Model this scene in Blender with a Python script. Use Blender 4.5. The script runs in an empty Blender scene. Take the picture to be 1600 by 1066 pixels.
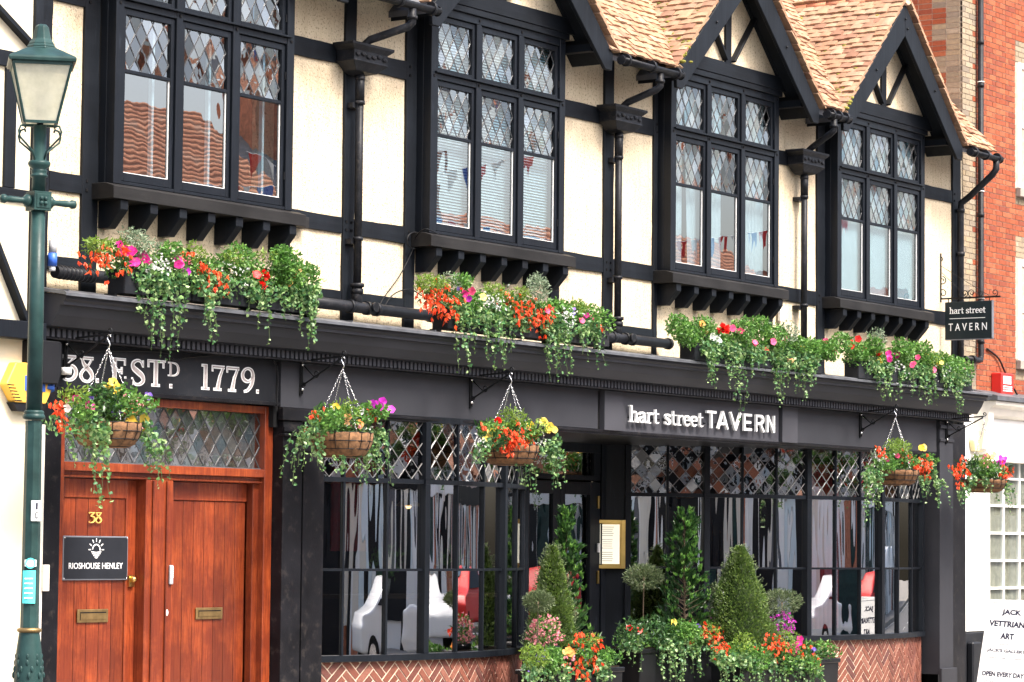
import bpy, bmesh, math, random
from mathutils import Vector, Matrix
random.seed(7)
R = random.random
def U(a, b): return a + (b - a) * random.random()
sc = bpy.context.scene
COL = sc.collection

# ------------------------------------------------------------------ camera, sky, sun, exposure
CAM = Vector((-18.694, -17.558, 1.55))
AX = Vector((0.56453, -0.82535, 0.00997)); AU = Vector((-0.06216, -0.03047, 0.99760)); AW = Vector((0.82307, 0.56380, 0.06850))
cd = bpy.data.cameras.new('camera'); cam = bpy.data.objects.new('camera', cd); COL.objects.link(cam)
cd.lens = 103.5; cd.sensor_width = 36; cd.clip_end = 500; cd.clip_start = 0.2
m = Matrix.Identity(4)
for i in range(3):
    m[i][0] = AX[i]; m[i][1] = AU[i]; m[i][2] = -AW[i]; m[i][3] = CAM[i]
cam.matrix_world = m; sc.camera = cam
SUN_EL, SUN_AZ = math.radians(55), math.radians(184)      # azimuth clockwise from +Y
w = bpy.data.worlds.new('World'); sc.world = w; w.use_nodes = True
nt = w.node_tree; bg = nt.nodes['Background']
sky = nt.nodes.new('ShaderNodeTexSky'); sky.sky_type = 'NISHITA'; sky.sun_disc = False
sky.sun_elevation = SUN_EL; sky.sun_rotation = SUN_AZ; sky.dust_density = 6; sky.air_density = 1.0; sky.ozone_density = 1.0
nt.links.new(sky.outputs[0], bg.inputs[0]); bg.inputs[1].default_value = 0.135
sl = bpy.data.lights.new('sun', 'SUN'); so = bpy.data.objects.new('sun', sl); COL.objects.link(so)
sl.energy = 1.9; sl.angle = math.radians(12); sl.color = (1.0, 0.95, 0.88)
sd = Vector((math.sin(SUN_AZ) * math.cos(SUN_EL), math.cos(SUN_AZ) * math.cos(SUN_EL), math.sin(SUN_EL)))
so.rotation_euler = sd.to_track_quat('Z', 'Y').to_euler(); so.location = (5, -30, 40)
sc.view_settings.view_transform = 'Standard'; sc.view_settings.look = 'None'
sc.view_settings.exposure = 1.8; sc.view_settings.gamma = 1.0; sc.view_settings.use_curve_mapping = False
sc.cycles.max_bounces = 8; sc.cycles.transparent_max_bounces = 24; sc.cycles.sample_clamp_indirect = 8

GZ = -0.32                                                 # pavement level

def at(px, py, y):                                         # photo pixel -> the point of plane Y = y it shows
    d = AX * (px - 800) + AU * (533 - py) + AW * 4600
    return CAM + d * ((y - CAM.y) / d.y)

# ------------------------------------------------------------------ materials
MATS = {}
class N:
    def __init__(s, name):
        s.m = bpy.data.materials.new(name); s.m.use_nodes = True; s.t = s.m.node_tree
        s.b = s.t.nodes['Principled BSDF']; s.out = s.t.nodes['Material Output']; s.co = None
    def new(s, k, **kw):
        n = s.t.nodes.new(k)
        for a, v in kw.items(): setattr(n, a, v)
        return n
    def ln(s, a, b): s.t.links.new(a, b)
    def coord(s, kind='pos'):
        if kind == 'pos': return s.new('ShaderNodeNewGeometry').outputs['Position']
        return s.new('ShaderNodeTexCoord').outputs['Object']
    def mapping(s, v, scale):
        mp = s.new('ShaderNodeMapping'); mp.inputs['Scale'].default_value = scale; s.ln(v, mp.inputs['Vector']); return mp.outputs[0]
    def noise(s, v, scale, detail=4, rough=.55, dist=0):
        n = s.new('ShaderNodeTexNoise'); n.inputs['Scale'].default_value = scale; n.inputs['Detail'].default_value = detail
        n.inputs['Roughness'].default_value = rough; n.inputs['Distortion'].default_value = dist
        s.ln(v, n.inputs['Vector']); return n.outputs['Fac']
    def ramp(s, f, stops):
        r = s.new('ShaderNodeValToRGB'); e = r.color_ramp.elements
        while len(e) < len(stops): e.new(.5)
        for i, (p, c) in enumerate(stops):
            e[i].position = p; e[i].color = (c, c, c, 1) if isinstance(c, (int, float)) else (*c, 1)
        s.ln(f, r.inputs[0]); return r.outputs[0]
    def mix(s, f, a, b, mode='MIX'):
        x = s.new('ShaderNodeMix', data_type='RGBA', blend_type=mode)
        if isinstance(f, (int, float)): x.inputs[0].default_value = f
        else: s.ln(f, x.inputs[0])
        for k, v in ((6, a), (7, b)):
            if isinstance(v, tuple): x.inputs[k].default_value = (*v, 1)
            else: s.ln(v, x.inputs[k])
        return x.outputs[2]
    def bump(s, h, st, d=.01):
        b = s.new('ShaderNodeBump'); b.inputs['Strength'].default_value = st; b.inputs['Distance'].default_value = d
        s.ln(h, b.inputs['Height']); s.ln(b.outputs[0], s.b.inputs['Normal'])
    def col(s, c):
        if isinstance(c, tuple): s.b.inputs['Base Color'].default_value = (*c, 1)
        else: s.ln(c, s.b.inputs['Base Color'])
    def rough(s, r):
        if isinstance(r, (int, float)): s.b.inputs['Roughness'].default_value = r
        else: s.ln(r, s.b.inputs['Roughness'])

def paint(name, c, rough=.5, var=.25, scale=3, bump=.15, metal=0, bscale=60, coord='pos', dirt=.0):
    n = N(name); v = n.coord(coord)
    a = n.noise(v, scale, 5); dk = tuple(x * (1 - var) for x in c); lt = tuple(min(1, x * (1 + var)) for x in c)
    cc = n.ramp(a, [(.3, dk), (.7, lt)])
    if dirt:
        d2 = n.ramp(n.noise(v, scale * 4, 6, .7), [(.55, 0.), (.75, dirt)])
        cc = n.mix(d2, cc, (.12, .10, .08))
    n.col(cc); n.rough(rough); n.b.inputs['Metallic'].default_value = metal
    if max(c) < .08 and not metal: n.b.inputs['Specular IOR Level'].default_value = .16
    if bump: n.bump(n.noise(v, bscale, 4), bump, .004)
    MATS[name] = n.m; return n.m

def islands(name, cols, rough=.5, trans=0, noise=0, spec=.5, bump=0, coat=0):
    n = N(name); g = n.new('ShaderNodeNewGeometry'); oi = n.new('ShaderNodeObjectInfo')
    ad = n.new('ShaderNodeMath', operation='ADD'); n.ln(g.outputs['Random Per Island'], ad.inputs[0]); n.ln(oi.outputs['Random'], ad.inputs[1])
    fr = n.new('ShaderNodeMath', operation='FRACT'); n.ln(ad.outputs[0], fr.inputs[0])
    k = len(cols); c = n.ramp(fr.outputs[0], [((i + .5) / k, cc) for i, cc in enumerate(cols)])
    if noise:
        nf = n.noise(g.outputs['Position'], noise, 5, .65)
        c = n.mix(n.ramp(nf, [(.35, .0), (.7, .55)]), c, tuple(x * .45 for x in cols[0]))
        if bump: n.bump(nf, bump, .004)
    n.col(c); n.rough(rough); n.b.inputs['Specular IOR Level'].default_value = spec
    if trans:
        tb = n.new('ShaderNodeBsdfTranslucent'); n.ln(c, tb.inputs[0]); mx = n.new('ShaderNodeMixShader'); mx.inputs[0].default_value = trans
        n.ln(n.b.outputs[0], mx.inputs[1]); n.ln(tb.outputs[0], mx.inputs[2]); n.ln(mx.outputs[0], n.out.inputs[0])
    MATS[name] = n.m; return n.m

def timber(name, c, grain=(1, 1, 1), rough=.42, hi=1.6):
    n = N(name); v = n.coord('obj')
    a = n.noise(n.mapping(v, grain), 9, 7, .65, .4)
    b2 = n.noise(n.coord('pos'), 2.2, 4)
    cc = n.mix(n.ramp(b2, [(.35, 0.), (.7, .7)]), c, tuple(x * hi for x in c))
    cc = n.mix(n.ramp(a, [(.4, 0.), (.62, .35)]), cc, tuple(x * .5 for x in c))
    wr = n.ramp(n.noise(n.mapping(v, tuple(3 * g_ for g_ in grain)), 6, 8, .75, .8), [(.60, 0.), (.72, .5)])
    cc = n.mix(wr, cc, tuple(x * 5 for x in c))
    n.col(cc); n.rough(rough); n.b.inputs['Specular IOR Level'].default_value = .16; n.bump(a, .5, .008); MATS[name] = n.m; return n.m

timber('timber_v', (.0058, .0074, .0102), (1, 1, .06), .5, 2.0); timber('timber_h', (.0058, .0074, .0102), (.06, 1, 1), .5, 2.0)
timber('sill_wood', (.012, .0115, .0115), (.06, 1, 1), .6, 2.2)
timber('frame_paint', (.0068, .0088, .0125), (1, 1, .1), .4, 1.5)
paint('charcoal', (.031, .032, .038), .5, .12, 2, .08)
paint('charcoal_light', (.050, .051, .060), .5, .08, 2, .06)
paint('black_panel', (.013, .0145, .018), .42, .3, 1.5, .1, dirt=.15)
paint('pilaster_black', (.0075, .0075, .0095), .38, .5, 2.5, .25, dirt=.25)
paint('dark_void', (.006, .006, .007), .8, .1)
paint('iron', (.010, .0105, .012), .42, .3, 12, .2)
paint('iron_pipe', (.012, .013, .016), .45, .45, 6, .25, dirt=.3)
paint('lead', (.10, .107, .12), .5, .35, 5, .3, metal=.3, dirt=.3)
paint('brass', (.62, .42, .14), .28, .12, 6, .05, metal=1)
paint('old_brass', (.27, .18, .075), .45, .25, 14, .15, metal=.8)
paint('chrome', (.75, .76, .78), .25, .1, 6, 0, metal=1)
paint('white_paint', (.80, .80, .78), .5, .05, 3, .05)
paint('letter_white', (.85, .86, .86), .35, .02, 3, 0)
paint('letter_grey', (.36, .32, .31), .6, .2, 30, .1)
paint('cream_shop', (.72, .68, .60), .6, .08, 3, .1, dirt=.15)
paint('lamp_green', (.018, .043, .041), .36, .35, 8, .2, coord='obj')
paint('plastic_yellow', (.80, .46, .06), .45, .06, 4, 0, dirt=.1)
paint('plastic_pale', (.80, .70, .36), .45, .05, 4, 0)
paint('plastic_blue', (.03, .11, .48), .45, .05, 4, 0)
paint('plastic_black', (.012, .0125, .015), .45, .1, 6, .1)
paint('plastic_grey', (.35, .36, .38), .45, .1, 6, 0)
paint('alarm_red', (.62, .025, .02), .4, .05, 4, 0)
paint('sticker_cyan', (.10, .62, .60), .4, .08, 20, 0)
paint('sign_slate', (.014, .022, .026), .45, .12, 8, .06)
paint('sign_edge', (.13, .14, .16), .5, .1, 5, 0)
paint('plaque', (.016, .018, .023), .4, .15, 5, .05)
paint('coir', (.15, .075, .033), .95, .55, 22, .9, bscale=90)
paint('soil', (.03, .022, .015), .95, .4, 20, .6)
paint('moss', (.16, .15, .02), .95, .6, 14, .8)
paint('stone', (.30, .27, .23), .8, .2, 4, .3)
paint('paving', (.27, .25, .22), .85, .2, 1.5, .3)
paint('asphalt', (.11, .11, .112), .85, .25, 2, .5)
paint('line_white', (.7, .7, .66), .6, .1, 4, .1)
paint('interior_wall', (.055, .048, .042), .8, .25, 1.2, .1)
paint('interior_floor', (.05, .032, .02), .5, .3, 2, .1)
paint('curtain', (.62, .72, .76), .8, .06, 3, .1)  # blue tint stands in for the sky reflected in the panes
paint('net', (.62, .70, .74), .8, .12, 1.5, .1)
paint('red_fabric', (.42, .02, .03), .7, .3, 6, .1)
paint('gilt', (.80, .52, .14), .4, .05, 6, 0, metal=.25)
paint('paper', (.84, .84, .80), .6, .04, 8, 0)
paint('ink', (.03, .03, .05), .6, .1, 8, 0)
paint('ink_grey', (.10, .10, .12), .6, .1, 8, 0)
paint('pot_black', (.008, .0085, .01), .3, .2, 5, .05)
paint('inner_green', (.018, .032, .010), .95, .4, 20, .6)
paint('bark', (.10, .07, .045), .9, .4, 20, .6)
paint('stem', (.055, .09, .025), .7, .3, 20, .1)
paint('car_white', (.78, .79, .80), .18, .02, 2, 0)
paint('tyre', (.02, .02, .02), .8, .2, 8, .2)
paint('mortar_dark', (.40, .33, .26), .95, .25, 12, .5)
paint('mortar_cream', (.60, .48, .37), .95, .2, 20, .5)
paint('house_cream', (.66, .62, .54), .8, .1, 1, .1)
paint('house_pink', (.55, .38, .32), .8, .1, 1, .1)
paint('house_white', (.76, .76, .74), .7, .06, 1, .1)
paint('far_brick', (.42, .16, .09), .9, .35, 8, .2)
paint('slate_far', (.10, .10, .11), .7, .3, 6, .1)
def fartile():
    n = N('verdigris_tile'); v = n.coord(); wv = n.new('ShaderNodeTexWave'); wv.wave_type = 'BANDS'; wv.bands_direction = 'Z'; wv.inputs['Scale'].default_value = 2.6; wv.inputs['Distortion'].default_value = .9; wv.inputs['Detail'].default_value = 3; wv.inputs['Detail Scale'].default_value = 3
    n.ln(v, wv.inputs['Vector']); base = n.ramp(n.noise(v, 1.6, 6, .7), [(.3, (.42, .15, .08)), (.5, (.66, .28, .15)), (.7, (.62, .40, .28))])
    n.col(n.mix(n.ramp(wv.outputs['Fac'], [(.0, .75), (.3, 0.)]), base, (.12, .05, .03))); n.rough(.9); n.bump(wv.outputs['Fac'], .6, .03); MATS['verdigris_tile'] = n.m
fartile()
islands('roof_tile_mat', [(.34, .19, .115), (.40, .26, .17), (.25, .13, .085), (.45, .31, .21), (.30, .17, .105), (.38, .26, .16)], .92, 0, 8, .2, .5)
islands('brick_red', [(.29, .075, .036), (.35, .095, .043), (.23, .062, .038), (.32, .10, .05), (.38, .125, .06)], .9, 0, 30, .2, .5)
islands('brick_stock', [(.34, .27, .19), (.28, .23, .16), (.40, .33, .24), (.21, .175, .14), (.36, .28, .18)], .9, 0, 24, .2, .6)
islands('brick_herring', [(.13, .042, .030), (.18, .055, .034), (.10, .036, .032), (.21, .07, .045), (.16, .052, .032), (.25, .10, .07)], .62, 0, 34, .4, .5)
islands('leaf_mid', [(.065, .17, .03), (.09, .23, .04), (.13, .30, .05), (.045, .13, .025), (.18, .34, .07)], .45, .3)
islands('leaf_ivy', [(.06, .16, .06), (.08, .21, .065), (.19, .32, .09), (.045, .13, .05), (.28, .40, .17)], .42, .25)
islands('leaf_lime', [(.15, .26, .03), (.20, .32, .04), (.11, .20, .03), (.26, .36, .06)], .5, .35)
islands('leaf_grey', [(.14, .21, .12), (.24, .31, .20), (.10, .16, .09), (.36, .42, .30)], .6, .25)
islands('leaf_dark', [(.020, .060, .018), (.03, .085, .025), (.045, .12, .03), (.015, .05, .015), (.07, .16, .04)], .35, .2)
islands('leaf_box', [(.085, .15, .03), (.12, .20, .04), (.06, .11, .025), (.17, .25, .055)], .5, .2)
islands('leaf_olive', [(.10, .15, .06), (.15, .20, .09), (.07, .11, .05), (.20, .24, .13)], .5, .2)
islands('petal_magenta', [(.72, .02, .26), (.80, .04, .34), (.62, .02, .24)], .55, .3)
islands('petal_violet', [(.64, .03, .52), (.55, .03, .50)], .55, .3)
islands('petal_pink', [(.80, .30, .36), (.86, .46, .48), (.74, .22, .30)], .55, .3)
islands('petal_hot', [(.78, .07, .20), (.86, .12, .28)], .55, .3)
islands('petal_orange', [(.85, .10, .02), (.80, .06, .02), (.90, .16, .04)], .5, .3)
islands('petal_red', [(.68, .01, .01), (.78, .02, .015)], .5, .25)
islands('petal_yellow', [(.88, .62, .06), (.90, .70, .14)], .5, .3)
islands('petal_apricot', [(.90, .36, .08), (.88, .50, .24)], .5, .3)
islands('petal_white', [(.80, .82, .78), (.86, .86, .84)], .5, .3)
islands('petal_purple', [(.20, .12, .56), (.28, .16, .60)], .5, .3)

def pebble():
    n = N('pebbledash'); v = n.coord()
    vo = n.new('ShaderNodeTexVoronoi'); vo.inputs['Scale'].default_value = 110; n.ln(v, vo.inputs['Vector'])
    nz = n.noise(v, 42, 5, .75); big = n.noise(v, 1.3, 5, .6)
    base = n.ramp(big, [(.3, (.62, .51, .345)), (.7, (.70, .60, .43))])
    stk = n.ramp(n.noise(n.mapping(v, (5, 5, .5)), 3, 6, .7), [(.48, 0.), (.70, .42)])
    base = n.mix(stk, base, (.40, .30, .18))
    sp = n.ramp(nz, [(.39, .85), (.455, 0.)])
    sp2 = n.ramp(n.noise(v, 17, 6, .8), [(.35, .6), (.41, 0.)])
    c = n.mix(sp, base, (.20, .14, .09)); c = n.mix(sp2, c, (.25, .18, .11))
    n.col(c); n.rough(.95)
    ad = n.new('ShaderNodeMath', operation='ADD'); n.ln(vo.outputs['Distance'], ad.inputs[0]); n.ln(nz, ad.inputs[1])
    n.bump(ad.outputs[0], .55, .008); MATS['pebbledash'] = n.m
pebble()
def smooth_render():
    n = N('smooth_render'); v = n.coord(); big = n.noise(v, 1.1, 6, .65)
    n.col(n.ramp(big, [(.3, (.56, .50, .36)), (.7, (.64, .58, .44))])); n.rough(.9); n.bump(n.noise(v, 40, 5), .25, .005); MATS['smooth_render'] = n.m
smooth_render()
def redwood():
    n = N('red_wood'); v = n.coord('obj'); oi = n.new('ShaderNodeObjectInfo')
    av = n.new('ShaderNodeVectorMath', operation='ADD'); n.ln(v, av.inputs[0]); n.ln(oi.outputs['Random'], av.inputs[1])
    a = n.noise(n.mapping(av.outputs[0], (9, 9, .7)), 6, 8, .6, .6)
    b2 = n.noise(n.coord('pos'), 2.6, 5, .6)
    c = n.ramp(a, [(.3, (.11, .019, .008)), (.5, (.215, .040, .012)), (.75, (.30, .070, .020))])
    c = n.mix(n.ramp(b2, [(.42, .75), (.62, 0.)]), c, (.10, .018, .009))
    sc_ = n.ramp(n.noise(n.coord('pos'), 24, 3, .8), [(.74, 0.), (.80, .35)])
    c = n.mix(sc_, c, (.62, .42, .30))
    hs = n.new('ShaderNodeHueSaturation'); mr = n.new('ShaderNodeMapRange'); n.ln(oi.outputs['Random'], mr.inputs[0]); mr.inputs[3].default_value = .8; mr.inputs[4].default_value = 1.2
    n.ln(mr.outputs[0], hs.inputs['Value']); n.ln(c, hs.inputs['Color'])
    n.col(hs.outputs[0]); n.rough(.24); n.bump(a, .15, .003); MATS['red_wood'] = n.m
redwood()
def glass(name, ior, wav, wscale, tint=(.8, .85, .85), rnd=0., stretch=(1, 1, .15), rough=0.0):
    n = N(name); n.t.nodes.remove(n.b)
    g = n.new('ShaderNodeNewGeometry'); fz = n.new('ShaderNodeFresnel'); gl = n.new('ShaderNodeBsdfGlossy'); tr = n.new('ShaderNodeBsdfTransparent'); mx = n.new('ShaderNodeMixShader')
    fz.inputs[0].default_value = ior; gl.inputs['Roughness'].default_value = rough; gl.inputs[0].default_value = (1, 1, 1, 1); tr.inputs[0].default_value = (*tint, 1)
    if rnd:
        oi = n.new('ShaderNodeObjectInfo'); ad = n.new('ShaderNodeMath', operation='ADD'); n.ln(g.outputs['Random Per Island'], ad.inputs[0]); n.ln(oi.outputs['Random'], ad.inputs[1])
        fr = n.new('ShaderNodeMath', operation='FRACT'); n.ln(ad.outputs[0], fr.inputs[0])
        mr = n.new('ShaderNodeMapRange'); n.ln(fr.outputs[0], mr.inputs[0]); mr.inputs[3].default_value = ior - rnd; mr.inputs[4].default_value = ior + rnd; n.ln(mr.outputs[0], fz.inputs[0])
        tn = n.ramp(fr.outputs[0], [(0., (.55, .66, .72)), (.4, (.8, .84, .84)), (.7, (.62, .60, .58)), (1., (.85, .88, .9))]); n.ln(tn, tr.inputs[0])
    if wav:
        nz = n.noise(n.mapping(g.outputs['Position'], stretch), wscale, 2, .5); b = n.new('ShaderNodeBump'); b.inputs['Strength'].default_value = wav; b.inputs['Distance'].default_value = .05
        n.ln(nz, b.inputs['Height']); n.ln(b.outputs[0], gl.inputs['Normal'])
    inv = n.new('ShaderNodeMath', operation='SUBTRACT'); inv.inputs[0].default_value = 1; n.ln(g.outputs['Backfacing'], inv.inputs[1]); ml_ = n.new('ShaderNodeMath', operation='MULTIPLY'); n.ln(fz.outputs[0], ml_.inputs[0]); n.ln(inv.outputs[0], ml_.inputs[1])
    n.ln(ml_.outputs[0], mx.inputs[0]); n.ln(tr.outputs[0], mx.inputs[1]); n.ln(gl.outputs[0], mx.inputs[2]); n.ln(mx.outputs[0], n.out.inputs[0]); MATS[name] = n.m
glass('glass_plain', 3.7, .022, 2.5, (.72, .78, .80), 0, (1, 1, .6))
glass('glass_quarry', 3.0, .06, 6, (.7, .75, .75), 1.2, (1, 1, 1))
glass('glass_bow', 7.0, .13, 3.0, (.75, .78, .78), 0, (1, 1, .10))
glass('glass_bow_low', 6.0, .04, 2.2, (.75, .78, .78), 0, (1, 1, .2))
glass('glass_far', 1.6, 0, 1)
def frosted():
    n = N('frosted_glass'); n.col((.78, .77, .68)); n.rough(.4)
    n.b.inputs['Transmission Weight'].default_value = .0
    tb = n.new('ShaderNodeBsdfTranslucent'); tb.inputs[0].default_value = (.80, .80, .70, 1); mx = n.new('ShaderNodeMixShader'); mx.inputs[0].default_value = .55
    n.ln(n.b.outputs[0], mx.inputs[1]); n.ln(tb.outputs[0], mx.inputs[2])
    tp = n.new('ShaderNodeBsdfTransparent'); tp.inputs[0].default_value = (.92, .92, .86, 1); m2 = n.new('ShaderNodeMixShader'); n.ln(n.ramp(n.noise(n.coord(), 9, 5, .6), [(.3, .30), (.7, .58)]), m2.inputs[0]); n.ln(mx.outputs[0], m2.inputs[1]); n.ln(tp.outputs[0], m2.inputs[2]); n.ln(m2.outputs[0], n.out.inputs[0]); MATS['frosted_glass'] = n.m
frosted()
paint('came', (.06, .062, .066), .45, .15, 10, 0, metal=.4)
paint('came_light', (.20, .20, .20), .4, .12, 10, 0, metal=.4)
def emit(name, c, s):
    n = N(name); n.col(c); n.b.inputs['Emission Color'].default_value = (*c, 1); n.b.inputs['Emission Strength'].default_value = s; MATS[name] = n.m
emit('warm_bulb', (1, .55, .2), 4)
emit('menu_light', (.95, .90, .72), .22)

# ------------------------------------------------------------------ mesh builder
LOC = {}
class MB:
    def __init__(s): s.v = []; s.f = []; s.sm = []
    def poly(s, pts, faces, smooth=False):
        o = len(s.v); s.v += [tuple(p) for p in pts]; s.f += [tuple(o + i for i in f) for f in faces]; s.sm += [smooth] * len(faces); return s
    def hexa(s, p, smooth=False):                       # p: 8 pts, bottom 4 then top 4
        return s.poly(p, [(3, 2, 1, 0), (4, 5, 6, 7), (0, 1, 5, 4), (1, 2, 6, 5), (2, 3, 7, 6), (3, 0, 4, 7)], smooth)
    def box(s, x0, x1, y0, y1, z0, z1):
        return s.hexa([(x0, y0, z0), (x1, y0, z0), (x1, y1, z0), (x0, y1, z0), (x0, y0, z1), (x1, y0, z1), (x1, y1, z1), (x0, y1, z1)])
    def fbox(s, fr, u0, u1, v0, v1, n0, n1):
        return s.hexa([fr.p(*q) for q in ((u0, v0, n1), (u1, v0, n1), (u1, v0, n0), (u0, v0, n0), (u0, v1, n1), (u1, v1, n1), (u1, v1, n0), (u0, v1, n0))])
    def prism(s, pts2, fn, a, b, smooth=False):         # pts2 polygon; fn(u,v,t)
        n = len(pts2); P = [fn(u, v, a) for u, v in pts2] + [fn(u, v, b) for u, v in pts2]
        F = [tuple(range(n - 1, -1, -1)), tuple(range(n, 2 * n))] + [(i, (i + 1) % n, n + (i + 1) % n, n + i) for i in range(n)]
        return s.poly(P, F, smooth)
    def bar(s, a, b, w, h, up=(0, 0, 1)):               # rectangular bar from a to b
        a = Vector(a); b = Vector(b); d = (b - a).normalized(); sd_ = d.cross(Vector(up))
        if sd_.length < 1e-4: sd_ = d.cross(Vector((0, 1, 0)))
        sd_.normalize(); u2 = sd_.cross(d)
        P = []
        for q in (a, b):
            for i, j in ((-1, -1), (1, -1), (1, 1), (-1, 1)): P.append(q + sd_ * (i * w / 2) + u2 * (j * h / 2))
        return s.hexa(P)
    def tube(s, pts, r, seg=8, cap=True, smooth=True):
        pts = [Vector(p) for p in pts]; n = len(pts); rr = r if isinstance(r, (list, tuple)) else [r] * n
        P = []; ref = None
        for i, p in enumerate(pts):
            d = (pts[min(i + 1, n - 1)] - pts[max(i - 1, 0)])
            if d.length < 1e-9: d = Vector((0, 0, 1))
            d.normalize()
            if ref is None: ref = Vector((0, 0, 1)) if abs(d.z) < .9 else Vector((1, 0, 0))
            a = d.cross(ref).normalized(); b = a.cross(d); ref = b
            for k in range(seg):
                t = 2 * math.pi * k / seg; P.append(p + a * (rr[i] * math.cos(t)) + b * (rr[i] * math.sin(t)))
        F = []
        for i in range(n - 1):
            for k in range(seg):
                F.append((i * seg + k, i * seg + (k + 1) % seg, (i + 1) * seg + (k + 1) % seg, (i + 1) * seg + k))
        o = len(s.v); s.poly(P, F, smooth)
        if cap: s.f += [tuple(o + k for k in range(seg))[::-1], tuple(o + (n - 1) * seg + k for k in range(seg))]; s.sm += [False, False]
        return s
    def lathe(s, c, prof, seg=16, smooth=True, rot=0):  # prof [(r,z)]
        c = Vector(c); P = []; F = []; n = len(prof)
        for r, z in prof:
            for k in range(seg):
                t = 2 * math.pi * k / seg + rot; P.append((c.x + r * math.cos(t), c.y + r * math.sin(t), c.z + z))
        for i in range(n - 1):
            for k in range(seg): F.append((i * seg + k, i * seg + (k + 1) % seg, (i + 1) * seg + (k + 1) % seg, (i + 1) * seg + k))
        o = len(s.v); s.poly(P, F, smooth); s.f += [tuple(o + k for k in range(seg))[::-1], tuple(o + (n - 1) * seg + k for k in range(seg))]; s.sm += [False, False]
        return s
    def ball(s, c, r, seg=8, sq=(1, 1, 1)):
        prof = [(max(.001, r * math.sin(t)), -r * math.cos(t)) for t in [math.pi * i / 6 for i in range(7)]]
        o = len(s.v); s.lathe((0, 0, 0), prof, seg)
        for i in range(o, len(s.v)):
            x, y, z = s.v[i]; s.v[i] = (c[0] + x * sq[0], c[1] + y * sq[1], c[2] + z * sq[2])
        return s
    def mesh(s, name, mat, c=(0, 0, 0), bevel=0, merge=False):
        me = bpy.data.meshes.new(name)
        me.from_pydata([(x - c[0], y - c[1], z - c[2]) for x, y, z in s.v], [], s.f)
        me.polygons.foreach_set('use_smooth', s.sm)
        if isinstance(mat, str): mat = [mat]
        for q in mat: me.materials.append(MATS[q])
        if bevel or merge:
            bm = bmesh.new(); bm.from_mesh(me)
            bmesh.ops.recalc_face_normals(bm, faces=bm.faces)
            if bevel: bmesh.ops.bevel(bm, geom=list(bm.edges), offset=bevel, segments=1, affect='EDGES', profile=.5, clamp_overlap=True)
            bm.to_mesh(me); bm.free()
        return me
    def build(s, name, mat, parent=None, bevel=0, base=False, recalc=True, **kw):
        xs = [p[0] for p in s.v]; ys = [p[1] for p in s.v]; zs = [p[2] for p in s.v]
        c = ((min(xs) + max(xs)) / 2, (min(ys) + max(ys)) / 2, min(zs) if base else (min(zs) + max(zs)) / 2)
        me = s.mesh(name, mat, c, bevel, merge=recalc)
        return link(name, me, parent, c, **kw)
def link(name, me, parent, wloc, **kw):
    o = bpy.data.objects.new(name, me); COL.objects.link(o)
    LOC[o.name] = Vector(wloc)
    if parent is not None:
        o.parent = parent; o.location = Vector(wloc) - LOC[parent.name]
    else: o.location = wloc
    for k, v in kw.items(): o[k] = v
    return o
def thing(name, loc, label, category, **kw):
    return link(name, None, None, loc, label=label, category=category, **kw)
class Fr:                                              # a wall frame: u along, v up, n outwards
    def __init__(s, o, ang=0.):                        # ang: direction of u from +X, counterclockwise from above
        s.o = Vector(o); s.u = Vector((math.cos(ang), math.sin(ang), 0)); s.n = Vector((math.sin(ang), -math.cos(ang), 0))
    def p(s, u, v, n=0): q = s.o + s.u * u + s.n * n; return (q.x, q.y, q.z + v)
def box(name, mat, parent, x0, x1, y0, y1, z0, z1, bevel=0, **kw):
    return MB().box(x0, x1, y0, y1, z0, z1).build(name, mat, parent, bevel, **kw)

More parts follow.
